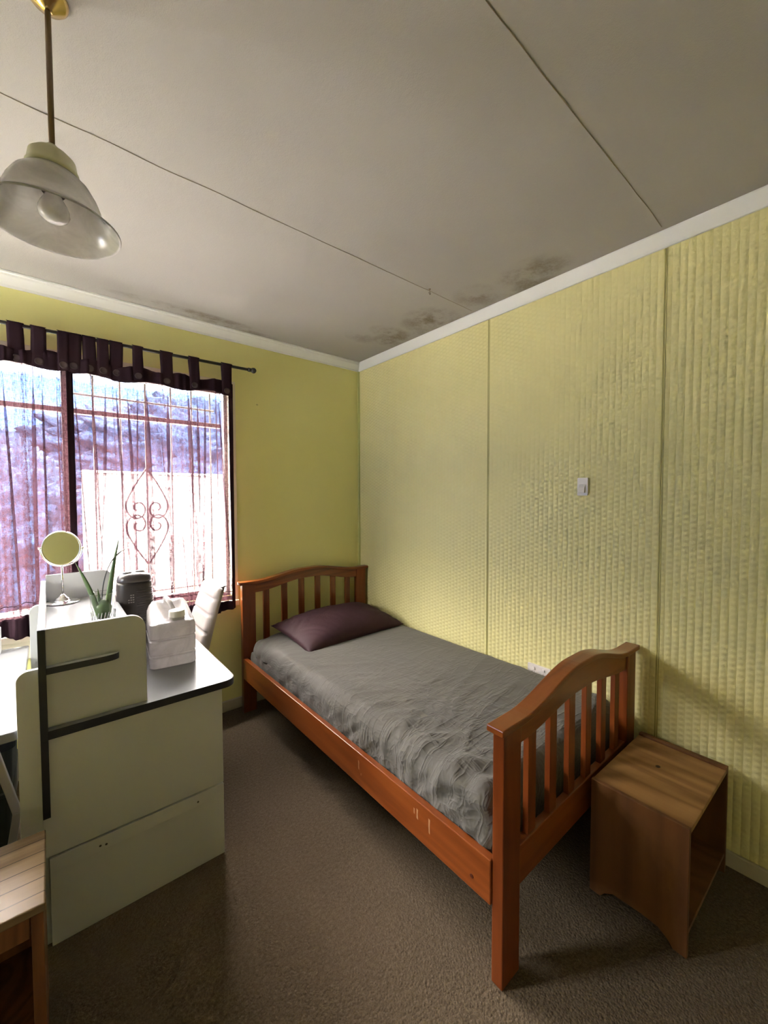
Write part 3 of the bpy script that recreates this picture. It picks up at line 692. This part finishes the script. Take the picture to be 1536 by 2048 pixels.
# pillow
def pillow():
    bm = bmesh.new(); N, Mm = 70, 50; hx, hy, ht = 0.372, 0.235, 0.105
    g = {}
    for sgn in (1, -1):
        for i in range(N+1):
            for j in range(Mm+1):
                u = i/N*2-1; v = j/Mm*2-1
                edge = i in (0, N) or j in (0, Mm)
                if edge and sgn == -1: g[(sgn, i, j)] = g[(1, i, j)]; continue
                a = max(0, 1-abs(u)**2.6)**0.55; b = max(0, 1-abs(v)**2.4)**0.55
                z = ht*a*b
                # pinched outline between corners
                px = u*hx*(1-0.035*(1-v*v)); py = v*hy*(1-0.05*(1-u*u))
                z += 0.006*noise.noise(Vector((px*7, py*9, 2.0)))*a*b
                cr = 1-abs(noise.noise(Vector(((px*1.0+py*.4)*9, py*28*(abs(u)**2), 7))))*2
                z -= 0.010*max(0, cr)**2*(0.25+abs(u)**2)*a
                zz = z if sgn == 1 else -z*0.25
                g[(sgn, i, j)] = bm.verts.new((px, py, zz))
    for sgn in (1, -1):
        for i in range(N):
            for j in range(Mm):
                q = [g[(sgn, i, j)], g[(sgn, i+1, j)], g[(sgn, i+1, j+1)], g[(sgn, i, j+1)]]
                try: bm.faces.new(q if sgn == 1 else q[::-1])
                except ValueError: pass
    o = link('pillow', bm, MT['pillow'], smooth=True)
    o.location = (-0.440, -0.365, 0.518); o.rotation_euler = (radians(6), radians(-1), radians(2.0))
    tag(o, 'plum-coloured pillow lying on the grey sheet below the headboard', 'pillow')
pillow()

# ================================================================== BEDSIDE CABINET (oak, foot of the bed)
ns = thing('bedside_cabinet', 'open-sided oak bedside cabinet between the bed foot and right wall', 'bedside cabinet', (-0.265, -2.150, 0)); ns.rotation_euler = (0, 0, radians(-1.0))
nx, ny = 0.225, 0.140
def side_outline():
    # (y, z): panel with an arched cut-out leaving two feet
    pts = [(-ny, 0.0), (-ny+0.035, 0.0), (-ny+0.048, 0.018), (-ny+0.075, 0.036), (-0.02, 0.040), (ny-0.075, 0.036), (ny-0.048, 0.018), (ny-0.035, 0.0), (ny, 0.0), (ny, 0.392), (-ny, 0.392)]
    return pts
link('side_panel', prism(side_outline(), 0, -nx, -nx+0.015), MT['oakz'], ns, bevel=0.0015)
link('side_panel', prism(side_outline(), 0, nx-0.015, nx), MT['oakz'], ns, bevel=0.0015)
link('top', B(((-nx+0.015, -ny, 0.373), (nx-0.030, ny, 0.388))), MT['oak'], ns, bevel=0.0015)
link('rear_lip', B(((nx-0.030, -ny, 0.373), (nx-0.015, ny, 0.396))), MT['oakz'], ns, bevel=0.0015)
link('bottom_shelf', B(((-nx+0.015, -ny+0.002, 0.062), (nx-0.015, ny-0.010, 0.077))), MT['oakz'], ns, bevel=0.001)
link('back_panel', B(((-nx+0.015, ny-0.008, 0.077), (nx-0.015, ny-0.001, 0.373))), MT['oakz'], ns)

# ================================================================== WHITE DESK WITH HUTCH
DX0, DX1, DY0, DY1 = -1.940, -1.415, -1.045, -0.13
desk = thing('desk', 'white melamine desk with black edging and raised hutch, facing the bed', 'desk', (-1.66, -0.6, 0))
def dl(name, bm, mats=None, parent=None, **kw):
    bmesh.ops.translate(bm, verts=bm.verts, vec=(1.66, 0.6, 0)); return link(name, bm, mats or [MT['white'], MT['black']], parent or desk, **kw)
# worktop with rounded right corners, black edge
dl('worktop', prism(rrect(-1.922, -1.052, -1.360, DY1, (0, 0.045, 0.045, 0)), 2, 0.640, 0.667, side_mi=1), [MT['whitegloss'], MT['black']], bevel=0.0012)
# gable ends
ge = dl('end_panel', B(((-1.940, -1.045, 0.279), (DX1, -1.030, 0.640))), MT['white'], bevel=0.001)
lp = dl('lower_end_panel', B(((-1.928, -1.046, 0.0), (DX1, -1.030, 0.228)), ((-1.928, -1.0475, 0.228), (DX1, -1.030, 0.2735))), MT['white'], bevel=0.0012)
dl('seam', B(((-1.938, -1.036, 0.2735), (DX1-0.001, -1.031, 0.2792))), MT['seam'])
for (x, z) in ((-1.508, 0.245), (-1.803, 0.246), (-1.787, 0.243)):
    dl('screw_hole', prism([(x+0.0035*cos(a*pi/5), z+0.0035*sin(a*pi/5)) for a in range(10)], 1, -1.0482, -1.0474), MT['screw'], lp)
dl('far_end_panel', B(((-1.940, DY1, 0.0), (DX1, DY1+0.016, 0.640))), MT['white'], bevel=0.001)
# upright back board running front to back, black front edge
bb = dl('back_board', B(((-1.939, -1.052, 0.640), (-1.922, DY1, 0.972)), ((-1.939, -1.030, 0.0), (-1.922, DY1, 0.640))), MT['white'])
dl('edge_strip', B(((-1.9395, -1.0545, 0.405), (-1.9215, -1.0458, 0.640)), ((-1.9395, -1.0545, 0.640), (-1.9215, -1.0522, 0.9725)), ((-1.9395, -1.0522, 0.9722), (-1.9215, DY1, 0.974))), MT['black'], bb, bevel=0.0008)
# hutch end boards with rounded top corner
hp = rrect(-1.9218, 0.6672, -1.659, 0.968, (0, 0, 0.045, 0))
dl('hutch_end_board', prism(hp, 1, -1.030, -1.012, side_mi=1), bevel=0.001)
dl('hutch_end_board', prism(rrect(-1.9218, 0.6672, -1.660, 1.000, (0, 0, 0.045, 0)), 1, DY1-0.018, DY1, side_mi=1), bevel=0.001)
dl('hutch_shelf', prism([(-1.9218, -1.012), (-1.665, -1.012), (-1.665, DY1-0.018), (-1.9218, DY1-0.018)], 2, 0.862, 0.878, side_mi=1), [MT['whitegloss'], MT['black']], bevel=0.001)
# little outer shelf with rounded end
pts = [(-1.9215, -1.0305), (-1.9215, -1.052), (-1.80, -1.052)]
for i in range(9):
    a = -pi/2+pi/2*i/8; pts.append((-1.785+0.048*cos(a), -1.0305+0.0215*sin(a)))
dl('outer_shelf', prism(pts, 2, 0.837, 0.857, side_mi=1), bevel=0.0008)
# shallow shelf unit on the window side of the back board
dl('outboard_end_board', prism(rrect(-1.990, 0.0, -1.9395, 0.856, (0, 0, 0, 0.030)), 1, -1.040, -1.024, side_mi=0), bevel=0.001)
dl('outboard_end_board', prism(rrect(-1.978, 0.0, -1.9395, 0.900, (0, 0, 0, 0.030)), 1, -0.32, -0.304, side_mi=0), bevel=0.001)
dl('outboard_shelf', B(((-1.978, -1.024, 0.30), (-1.9395, -0.32, 0.316)), ((-1.978, -1.024, 0.05), (-1.9395, -0.32, 0.066))), MT['white'])

# ------------------------------------------------------------------ things on the desk
# round mirror on a stem
mr = thing('vanity_mirror', 'round chrome-rimmed vanity mirror on a thin stem, standing on the white hutch', 'mirror', (-1.862, -0.225, 0.879))
link('base', lathe([(0.0, 0.0), (0.062, 0.0), (0.064, 0.003), (0.060, 0.006), (0.040, 0.010), (0.028, 0.014), (0.026, 0.022), (0.018, 0.026), (0.012, 0.034), (0.006, 0.040), (0, 0.04)], 40), MT['chrome'], mr, smooth=True)
link('stem', tube([(0, 0, 0.036), (0, 0, 0.175)], 0.0042, 12), MT['chrome'], mr, smooth=True)
mdir = (CAM-Vector((-1.862, -0.225, 1.125))); mdir.z = 0; mdir.normalize(); mdir = Vector((-_F.x+0.24*_R.x, -_F.y+0.24*_R.y, 0.05)).normalized()
def lathe_dir(prof, c, d, seg=48):
    bm = lathe(prof, seg); q = d.to_track_quat('Z', 'Y').to_matrix().to_4x4(); bmesh.ops.transform(bm, matrix=Matrix.Translation(c)@q, verts=bm.verts); return bm
mc = Vector((0, 0, 0.252))
rim = link('rim', lathe_dir([(0.074, 0.004), (0.0765, 0.006), (0.079, 0.003), (0.079, -0.004), (0.074, -0.007), (0.0, -0.009)], mc, mdir), MT['chrome'], mr, smooth=True)
link('mirror_glass', lathe_dir([(0.0, 0.0035), (0.0742, 0.0035)], mc, mdir), MT['mirror'], rim)
# yoke: half ring holding the mirror
sd_ = mdir.cross(Vector((0, 0, 1))).normalized()
yk = [mc+sd_*(0.084*cos(a))+Vector((0, 0, 0.084*sin(a))) for a in [pi+pi*i/24 for i in range(25)]]
link('yoke', tube(yk, 0.0028, 8), MT['chrome'], mr, smooth=True)
for s in (-1, 1): link('pivot', tube([mc+sd_*s*0.078, mc+sd_*s*0.090], 0.005, 10), MT['chrome'], mr, smooth=True)

# tumbler with aloe cuttings
tb = thing('tumbler', 'cut-glass tumbler standing on the white hutch, holding green cuttings', 'glass', (-1.752, -0.735, 0.879))
bm = lathe([(0, 0.006), (0.030, 0.006), (0.033, 0.012), (0.040, 0.118), (0.0425, 0.122), (0.0432, 0.118), (0.036, 0.004), (0.033, 0.0), (0, 0.0)], 64)
for v in bm.verts:      # cut fan flutes on the lower half
    r = math.hypot(v.co.x, v.co.y); a = math.atan2(v.co.y, v.co.x)
    if 0.036 < r < 0.05 and v.co.z < 0.1: pass
tg = link('glass_body', bm, MT['glass'], tb, smooth=True)
for k in range(22):
    a = 2*pi*k/22; a2 = a+0.24; r0, r1 = 0.0366, 0.0392
    link('cut_facet', tube([(r0*cos(a), r0*sin(a), 0.010), (r1*cos(a2), r1*sin(a2), 0.052)], 0.0011, 5), plain('etched_glass', (0.8, 0.82, 0.82, 1), 0.25) if k == 0 else bpy.data.materials['etched_glass'], tg)
def leaf(base, tip, bend, wmax, thick, mat, name='leaf', parent=None, side=None, wprof=None):
    bm = bmesh.new(); base, tip, bend = Vector(base), Vector(tip), Vector(bend); N = 22; prev = None
    side = Vector(side or (0.77, -0.63, 0)).normalized()
    for i in range(N+1):
        t = i/N; p = base*(1-t)**2+bend*2*t*(1-t)+tip*t*t
        d = (2*(1-t)*(bend-base)+2*t*(tip-bend)).normalized(); s = (side-d*side.dot(d)).normalized(); nrm = s.cross(d).normalized()
        wd = wmax*((1-t)**0.65)*(0.75+0.6*t*(1-t)*2)+0.0006 if wprof is None else wprof(t)
        th = thick*(1-t*0.9)
        cur = [bm.verts.new(p+q) for q in (s*wd/2, nrm*th/2+s*wd*0.2, nrm*th/2-s*wd*0.2, -s*wd/2, -nrm*th/2-s*wd*.15, -nrm*th/2+s*wd*.15)]
        if prev:
            for k in range(6): bm.faces.new([prev[k], prev[(k+1) % 6], cur[(k+1) % 6], cur[k]])
        else: bm.faces.new(cur[::-1])
        prev = cur
    bm.faces.new(prev)
    return link(name, bm, mat, parent, smooth=True)
pl_ = thing('plant_cutting', 'green spiky leaf cuttings standing in the glass tumbler', 'plant', (-1.752, -0.735, 0.889))
leaf((-0.012, -0.008, 0.015), (-0.082, 0.01, 0.236), (-0.035, 0, 0.13), 0.029, 0.007, MT['leaf'], parent=pl_)
leaf((0.010, 0.0, 0.01), (0.058, 0.01, 0.318), (0.022, 0, 0.16), 0.027, 0.007, MT['leaf'], parent=pl_)
leaf((-0.004, 0.004, 0.01), (0.088, 0.01, 0.275), (-0.012, 0, 0.245), 0.005, 0.003, MT['darkleaf'], parent=pl_, wprof=lambda t: 0.004+0.012*max(0, (t-0.62)/0.38)*(1-max(0, (t-0.7)/0.3))**1 if t > 0.62 else 0.0045)
leaf((-0.006, -0.004, 0.01), (-0.016, -0.004, 0.130), (-0.010, 0, 0.07), 0.024, 0.006, MT['leaf'], parent=pl_)
leaf((0.004, 0.008, 0.01), (0.020, 0.014, 0.115), (0.012, 0.012, 0.06), 0.026, 0.006, MT['leaf'], parent=pl_)
bm = bmesh.new(); bmesh.ops.create_icosphere(bm, subdivisions=3, radius=1)
for v in bm.verts:
    k = 1+0.2*noise.noise(v.co*2.2); v.co = Vector((v.co.x*0.029*k, v.co.y*0.027*k, 0.044+v.co.z*0.040*k))
    v.co.x *= 0.7+5*max(0, v.co.z)*.9; v.co.y *= 0.7+5*max(0, v.co.z)*.7
    r = math.hypot(v.co.x, v.co.y); lim = 0.030+0.05*v.co.z
    if r > lim: v.co.x *= lim/r; v.co.y *= lim/r
link('stem_cluster', bm, MT['moss'], pl_, smooth=True)

# tower heater
ht = thing('fan_heater', 'dark upright fan heater with ribbed side and top controls, behind the tumbler', 'heater', (-1.595, -0.345, 0.668))
def ring_pts(rx, ry, z, n=40, p=2.6, cx=0, cy=0):
    out = []
    for i in range(n):
        a = 2*pi*i/n; c, s = cos(a), sin(a)
        out.append(Vector((cx+rx*math.copysign(abs(c)**(2/p), c), cy+ry*math.copysign(abs(s)**(2/p), s), z)))
    return out
def loft(rings, bm=None, cap=True):
    bm = bm or bmesh.new(); R = [[bm.verts.new(p) for p in r] for r in rings]; n = len(R[0])
    for A, C in zip(R, R[1:]):
        for i in range(n): bm.faces.new([A[i], A[(i+1) % n], C[(i+1) % n], C[i]])
    if cap: bm.faces.new(R[0][::-1]); bm.faces.new(R[-1])
    return bm
link('body', loft([ring_pts(0.070, 0.062, 0.0), ring_pts(0.078, 0.068, 0.01), ring_pts(0.080, 0.070, 0.16), ring_pts(0.072, 0.064, 0.285), ring_pts(0.070, 0.062, 0.295)]), MT['blackplastic'], ht, smooth=True)
link('top_cap', loft([ring_pts(0.070, 0.062, 0.2955), ring_pts(0.071, 0.063, 0.303), ring_pts(0.066, 0.058, 0.322), ring_pts(0.050, 0.044, 0.334), ring_pts(0.02, 0.02, 0.338)]), plain('dark_grey_plastic', (0.055, 0.046, 0.046, 1), 0.3), ht, smooth=True)
for (x, y) in ((-0.030, -0.012), (0.024, 0.000)):
    kn = link('control_knob', loft([ring_pts(0.020, 0.013, 0.333, cx=x, cy=y), ring_pts(0.018, 0.011, 0.343, cx=x, cy=y)]), MT['greyplastic'], ht, bevel=0.001)
for k in range(22):
    z = 0.045+k*0.0105; rx = 0.0805-0.00005*k-(max(0, z-0.16)*0.062); ry = 0.0705-(max(0, z-0.16)*0.05)
    pts = [p for p in ring_pts(rx, ry, z, 64)]
    seg = [pts[i % 64] for i in range(48, 68)]
    link('grille_rib', tube(seg, 0.0016, 5), MT['blackplastic'], ht, smooth=True)
tg2 = plain('pale_vent_slot', (0.30, 0.27, 0.26, 1), 0.4)
for c in range(3):
    for k in range(4):
        if c == 0 and k > 1: continue
        x = -0.035+c*0.009; z = 0.205+k*0.011
        link('indicator', B(((x, -0.0712+max(0, z-.16)*.05, z), (x+0.006, -0.0655, z+0.004))), tg2, ht)

# water jug
jg = thing('water_jug', 'translucent white plastic water container with handle and cap on the desk', 'water container', (-1.512, -0.680, 0.668)); jg.rotation_euler = (0, 0, radians(-6))
hx, hy = 0.086, 0.112
def jr(z, ins=0.0, r=0.028): return [Vector((p[0], p[1], z)) for p in rrect(-hx+ins, -hy+ins, hx-ins, hy-ins, r, 6)]
rings = [jr(0.0, 0.008, 0.02), jr(0.006, 0.0), jr(0.046), jr(0.050, 0.005), jr(0.056, 0.005), jr(0.060), jr(0.112), jr(0.116, 0.005), jr(0.121, 0.005), jr(0.125), jr(0.165), jr(0.172, 0.002)]
bm = loft(rings, cap=False)
# shoulder: front part flat at 0.18, back rises to the hump
def shoulder(z0, z1, ins):
    out = []
    for p in rrect(-hx+ins, -hy+ins, hx-ins, hy-ins, max(0.012, 0.028-ins*.6), 6):
        t = max(0, min(1, (p[1]+0.030)/0.11)); t = t*t*(3-2*t); out.append(Vector((p[0], p[1], z0+(z1-z0)*t)))
    return out
rings = [jr(0.172, 0.002), shoulder(0.180, 0.200, 0.004), shoulder(0.184, 0.222, 0.012), shoulder(0.185, 0.238, 0.024), shoulder(0.186, 0.245, 0.042), shoulder(0.186, 0.246, 0.070)]
loft(rings, bm, cap=False)
bmesh.ops.remove_doubles(bm, verts=bm.verts, dist=0.0004)
bmesh.ops.holes_fill(bm, edges=bm.edges, sides=80)
jb = link('container_body', bm, MT['plastic'], jg, smooth=True, bevel=0)
es = jb.modifiers.new('es', 'EDGE_SPLIT'); es.split_angle = radians(50)
link('neck', lathe([(0.030, 0.180), (0.030, 0.198), (0.026, 0.198)], 32, c=(0.020, -0.058, 0)), MT['plastic'], jg, smooth=True)
link('cap', lathe([(0.0, 0.222), (0.028, 0.222), (0.0305, 0.219), (0.0315, 0.198), (0.0315, 0.196), (0.0, 0.196)], 40, c=(0.020, -0.058, 0)), MT['cap'], jg, bevel=0.001)
link('handle', tube([(0.014, -0.030, 0.186), (0.008, -0.022, 0.222), (0.0, 0.0, 0.243), (-0.006, 0.04, 0.252), (-0.01, 0.075, 0.250), (-0.01, 0.088, 0.235)], 0.010, 12), MT['plastic'], jg, smooth=True)

# white padded chair behind the desk
ch = thing('chair', 'white leatherette chair with horizontally ribbed backrest, between desk and window curtain', 'chair', (-1.40, -0.285, 0))
def backrest():
    bm = bmesh.new(); NY, NZ = 24, 60; y0b, y1b = -0.165, 0.170; G = {}
    def pt(v, t, side):
        # v 0..1 across, t 0..1 bottom to top
        z = 0.44+0.465*t; x = 0.060+0.115*t+0.02*t*t
        tap = 0.0+0.022*t; y = (y0b+tap)+(y1b-y0b-2*tap)*v
        th = 0.058-0.010*t
        rib = 0.0
        for rz in (0.30, 0.485, 0.67, 0.84):
            rib -= 0.0085*math.exp(-((t-rz)/0.010)**2)
        edge = min(v, 1-v); rr = 0.020*(1-min(1, edge/0.10))**2; topr = 0.022*(max(0, (t-0.93)/0.07))**2
        if side == 0: return Vector((x-th/2-rib+rr+topr, y, z-0.012*(max(0, (t-0.93)/0.07))*(abs(v-0.5)*2)**3))
        return Vector((x+th/2-rr-topr, y, z-0.012*(max(0, (t-0.93)/0.07))*(abs(v-0.5)*2)**3))
    for s in (0, 1):
        for i in range(NY+1):
            for j in range(NZ+1): G[(s, i, j)] = bm.verts.new(pt(i/NY, j/NZ, s))
    for s in (0, 1):
        for i in range(NY):
            for j in range(NZ): bm.faces.new([G[(s, i, j)], G[(s, i+1, j)], G[(s, i+1, j+1)], G[(s, i, j+1)]])
    for i in range(NY):
        for j in (0, NZ): bm.faces.new([G[(0, i, j)], G[(0, i+1, j)], G[(1, i+1, j)], G[(1, i, j)]])
    for j in range(NZ):
        for i in (0, NY): bm.faces.new([G[(0, i, j)], G[(0, i, j+1)], G[(1, i, j+1)], G[(1, i, j)]])
    return bm
link('backrest', backrest(), MT['vinyl'], ch, smooth=True)
link('seat', prism(rrect(-0.22, -0.165, 0.080, 0.150, 0.03), 2, 0.38, 0.44), MT['vinyl'], ch, bevel=0.012, seg=3)
for (sx_, sy_) in ((-0.20, -0.145), (-0.20, 0.130), (0.055, -0.145), (0.055, 0.130)):
    link('leg', tube([(sx_, sy_, 0.0), (sx_, sy_, 0.385)], 0.011, 12), MT['chrome'], ch, smooth=True)

# ================================================================== LEFT WHITE TABLE
lt = thing('table', 'glossy white tabletop on folding trestle legs at the far left, under the window', 'table', (-2.33, -0.57, 0))
link('tabletop', prism(rrect(-0.72, -0.455, 0.342, 0.44, 0.012), 2, 0.655, 0.683), MT['whitegloss'], lt, bevel=0.003)  # unseen left end lengthened to block light from the added window
def bar(bm, a, b, w_, d_):
    a, b = Vector(a), Vector(b); d = (b-a).normalized(); s = Vector((0, 1, 0)); n = d.cross(s).normalized(); vs = []
    for p in (a, b):
        for (i, j) in ((-1, -1), (1, -1), (1, 1), (-1, 1)): vs.append(bm.verts.new(p+n*i*w_/2+s*j*d_/2))
    for f in ((0, 1, 2, 3), (7, 6, 5, 4), (0, 4, 5, 1), (1, 5, 6, 2), (2, 6, 7, 3), (3, 7, 4, 0)): bm.faces.new([vs[k] for k in f])
    return bm
for yy in (-0.42, 0.33):
    l1 = link('leg', bar(bmesh.new(), (0.28, yy, 0.655), (0.332, yy, 0.42), 0.020, 0.018), MT['legmetal'], lt, bevel=0.002)
    link('lower_leg', bar(bmesh.new(), (0.332, yy-0.004, 0.425), (0.265, yy-0.004, 0.0), 0.020, 0.018), MT['legmetal'], l1, bevel=0.002)
    l1 = link('leg', bar(bmesh.new(), (-0.68, yy, 0.655), (-0.69, yy, 0.0), 0.020, 0.018), MT['legmetal'], lt, bevel=0.002)
link('stretcher', tube([(-0.685, 0.33, 0.12), (0.283, 0.33, 0.12)], 0.008, 10), MT['legmetal'], lt, smooth=True)
tag(link('storage_box', prism(rrect(-2.20, -0.20, -2.079, -0.135, 0.006), 2, 0.684, 0.79), MT['white'], bevel=0.003), 'small white box on the glossy table, cut by the left edge of the photo', 'box')

bn = thing('added_dark_bin', 'added dark lidded bin standing in for a dark shape under the glossy white table', 'storage bin', (-2.265, -0.50, 0))  # added bin, dark colours stand in for the unclear dark area under the table
link('body', loft([[Vector((p[0], p[1], z)) for p in rrect(-0.24+i, -0.17+i, 0.24-i, 0.17-i, 0.03, 5)] for z, i in ((0.0, 0.02), (0.02, 0.014), (0.30, 0.004), (0.305, 0.0), (0.315, 0.0), (0.32, 0.004), (0.47, 0.0))]), plain('dark_green_plastic', (0.035, 0.042, 0.038, 1), 0.5), bn, bevel=0.002)
link('lid', loft([[Vector((p[0], p[1], z)) for p in rrect(-0.25+i, -0.18+i, 0.25-i, 0.18-i, 0.035, 5)] for z, i in ((0.471, 0.0), (0.50, 0.0), (0.515, 0.010), (0.52, 0.03))]), plain('navy_plastic', (0.010, 0.014, 0.022, 1), 0.5), bn, bevel=0.002)

# ================================================================== WOODEN CABINET AT THE LEFT FRONT
wc = thing('side_table', 'slatted wooden side table at lower left in front of white desk', 'side table', (-2.14, -1.30, 0))
link('top', B(((-0.25, -0.132, 0.430), (0.208, 0.132, 0.450))), MT['pale'], wc, bevel=0.003)
link('apron', B(((-0.23, -0.122, 0.375), (0.180, -0.105, 0.430))), MT['brownw'], wc, bevel=0.002)
link('side_panel', B(((0.182, -0.125, 0.0), (0.204, 0.125, 0.430))), MT['brownw'], wc, bevel=0.002)
link('side_panel', B(((-0.25, -0.125, 0.0), (-0.230, 0.125, 0.430))), MT['brownw'], wc, bevel=0.002)
link('lower_shelf', B(((-0.230, -0.120, 0.14), (0.182, 0.120, 0.158))), MT['brownw'], wc, bevel=0.002)
link('back_panel', B(((-0.230, 0.112, 0.158), (0.182, 0.122, 0.430))), MT['brownw'], wc)

# ================================================================== PENDANT LAMP
lp_ = thing('pendant_lamp', 'unlit pendant lamp with marbled glass bell shade hanging at upper left', 'lamp', (-1.880, -1.478, 2.40))
link('ceiling_rose', lathe([(0, 0), (0.036, 0), (0.035, -0.006), (0.029, -0.013), (0.018, -0.019), (0.010, -0.026), (0, -0.03)], 40), MT['brass'], lp_, smooth=True)
link('stem', tube([(0, 0, -0.03), (0, 0, -0.312)], 0.0055, 12), MT['rod'], lp_, smooth=True)
link('gallery', lathe([(0.0, -0.300), (0.010, -0.300), (0.014, -0.310), (0.030, -0.316), (0.040, -0.326), (0.043, -0.345), (0.046, -0.350), (0.046, -0.358), (0.036, -0.360), (0, -0.360)], 40), MT['cream'], lp_, smooth=True)
shade = [(0.036, -0.354), (0.050, -0.362), (0.066, -0.378), (0.078, -0.400), (0.086, -0.422), (0.094, -0.440), (0.108, -0.453), (0.117, -0.460)]
inner = [(r-0.003, z-0.0015) for r, z in shade[::-1]]
link('glass_shade', lathe(shade+[(0.1195, -0.4615), (0.1180, -0.465)]+inner, 64, close=True), MT['shade'], lp_, smooth=True)
sk = link('lamp_socket', lathe([(0, -0.3605), (0.020, -0.3605), (0.021, -0.395), (0.019, -0.398), (0, -0.398)], 28), plain('brown_socket', (0.03, 0.015, 0.012, 1), 0.4), lp_, smooth=True)
bb_ = link('bulb', lathe([(0, -0.4555), (0.014, -0.4535), (0.0235, -0.447), (0.0275, -0.438), (0.0265, -0.428), (0.022, -0.417), (0.0165, -0.407), (0.014, -0.3985), (0, -0.3985)], 36), MT['bulb'], lp_, smooth=True)

# ================================================================== WALL AND CEILING FITTINGS
sw = thing('light_switch', 'small white rocker switch at eye level on the right wall', 'light switch', (-0.0005, -1.745, 1.408))
link('plate', prism(rrect(-0.024, -0.041, 0.024, 0.041, 0.004), 0, -0.0095, -0.0005), MT['switch'], sw, bevel=0.0015)
bm = prism([(-0.0096, -0.028), (-0.0096, 0.012), (-0.0165, -0.004), (-0.0215, -0.027)], 1, -0.013, 0.015)
link('rocker', bm, MT['switch'], sw, bevel=0.0008)
po = thing('power_outlet', 'white double power outlet low on the right wall above the mattress edge', 'power outlet', (-0.0005, -1.542, 0.476))
link('plate', prism(rrect(-0.062, -0.036, 0.062, 0.030, 0.004), 0, -0.0115, -0.0005), MT['switch'], po, bevel=0.002)
for s in (-1, 1):
    link('rocker', prism(rrect(s*0.026-0.006, 0.004, s*0.026+0.006, 0.018, 0.003), 0, -0.0165, -0.0112), MT['switch'], po, bevel=0.001)
    for (dy, dz) in ((-0.006, -0.010), (0.006, -0.010), (0, -0.022)):
        link('pin_slot', B(((-0.0119, s*0.030+dy-0.001, dz-0.004), (-0.0113, s*0.030+dy+0.001, dz+0.004))), MT['seam'], po)
hk = thing('ceiling_hook', 'tiny brown cup hook screwed into the ceiling joint near the stains', 'hook', (-0.410, -1.158, 2.3995))
link('hook_wire', tube([(0, 0, 0.0), (0, 0, -0.010)]+[(0.007*sin(a), 0.007*sin(a)*0.3, -0.018+0.008*cos(a)) for a in [0.1+i*0.42 for i in range(12)]], 0.0014, 8), MT['hook'], hk, smooth=True)
link('hook_plate', lathe([(0, 0), (0.006, 0), (0.005, -0.002), (0, -0.0025)], 16), MT['hook'], hk, smooth=True)
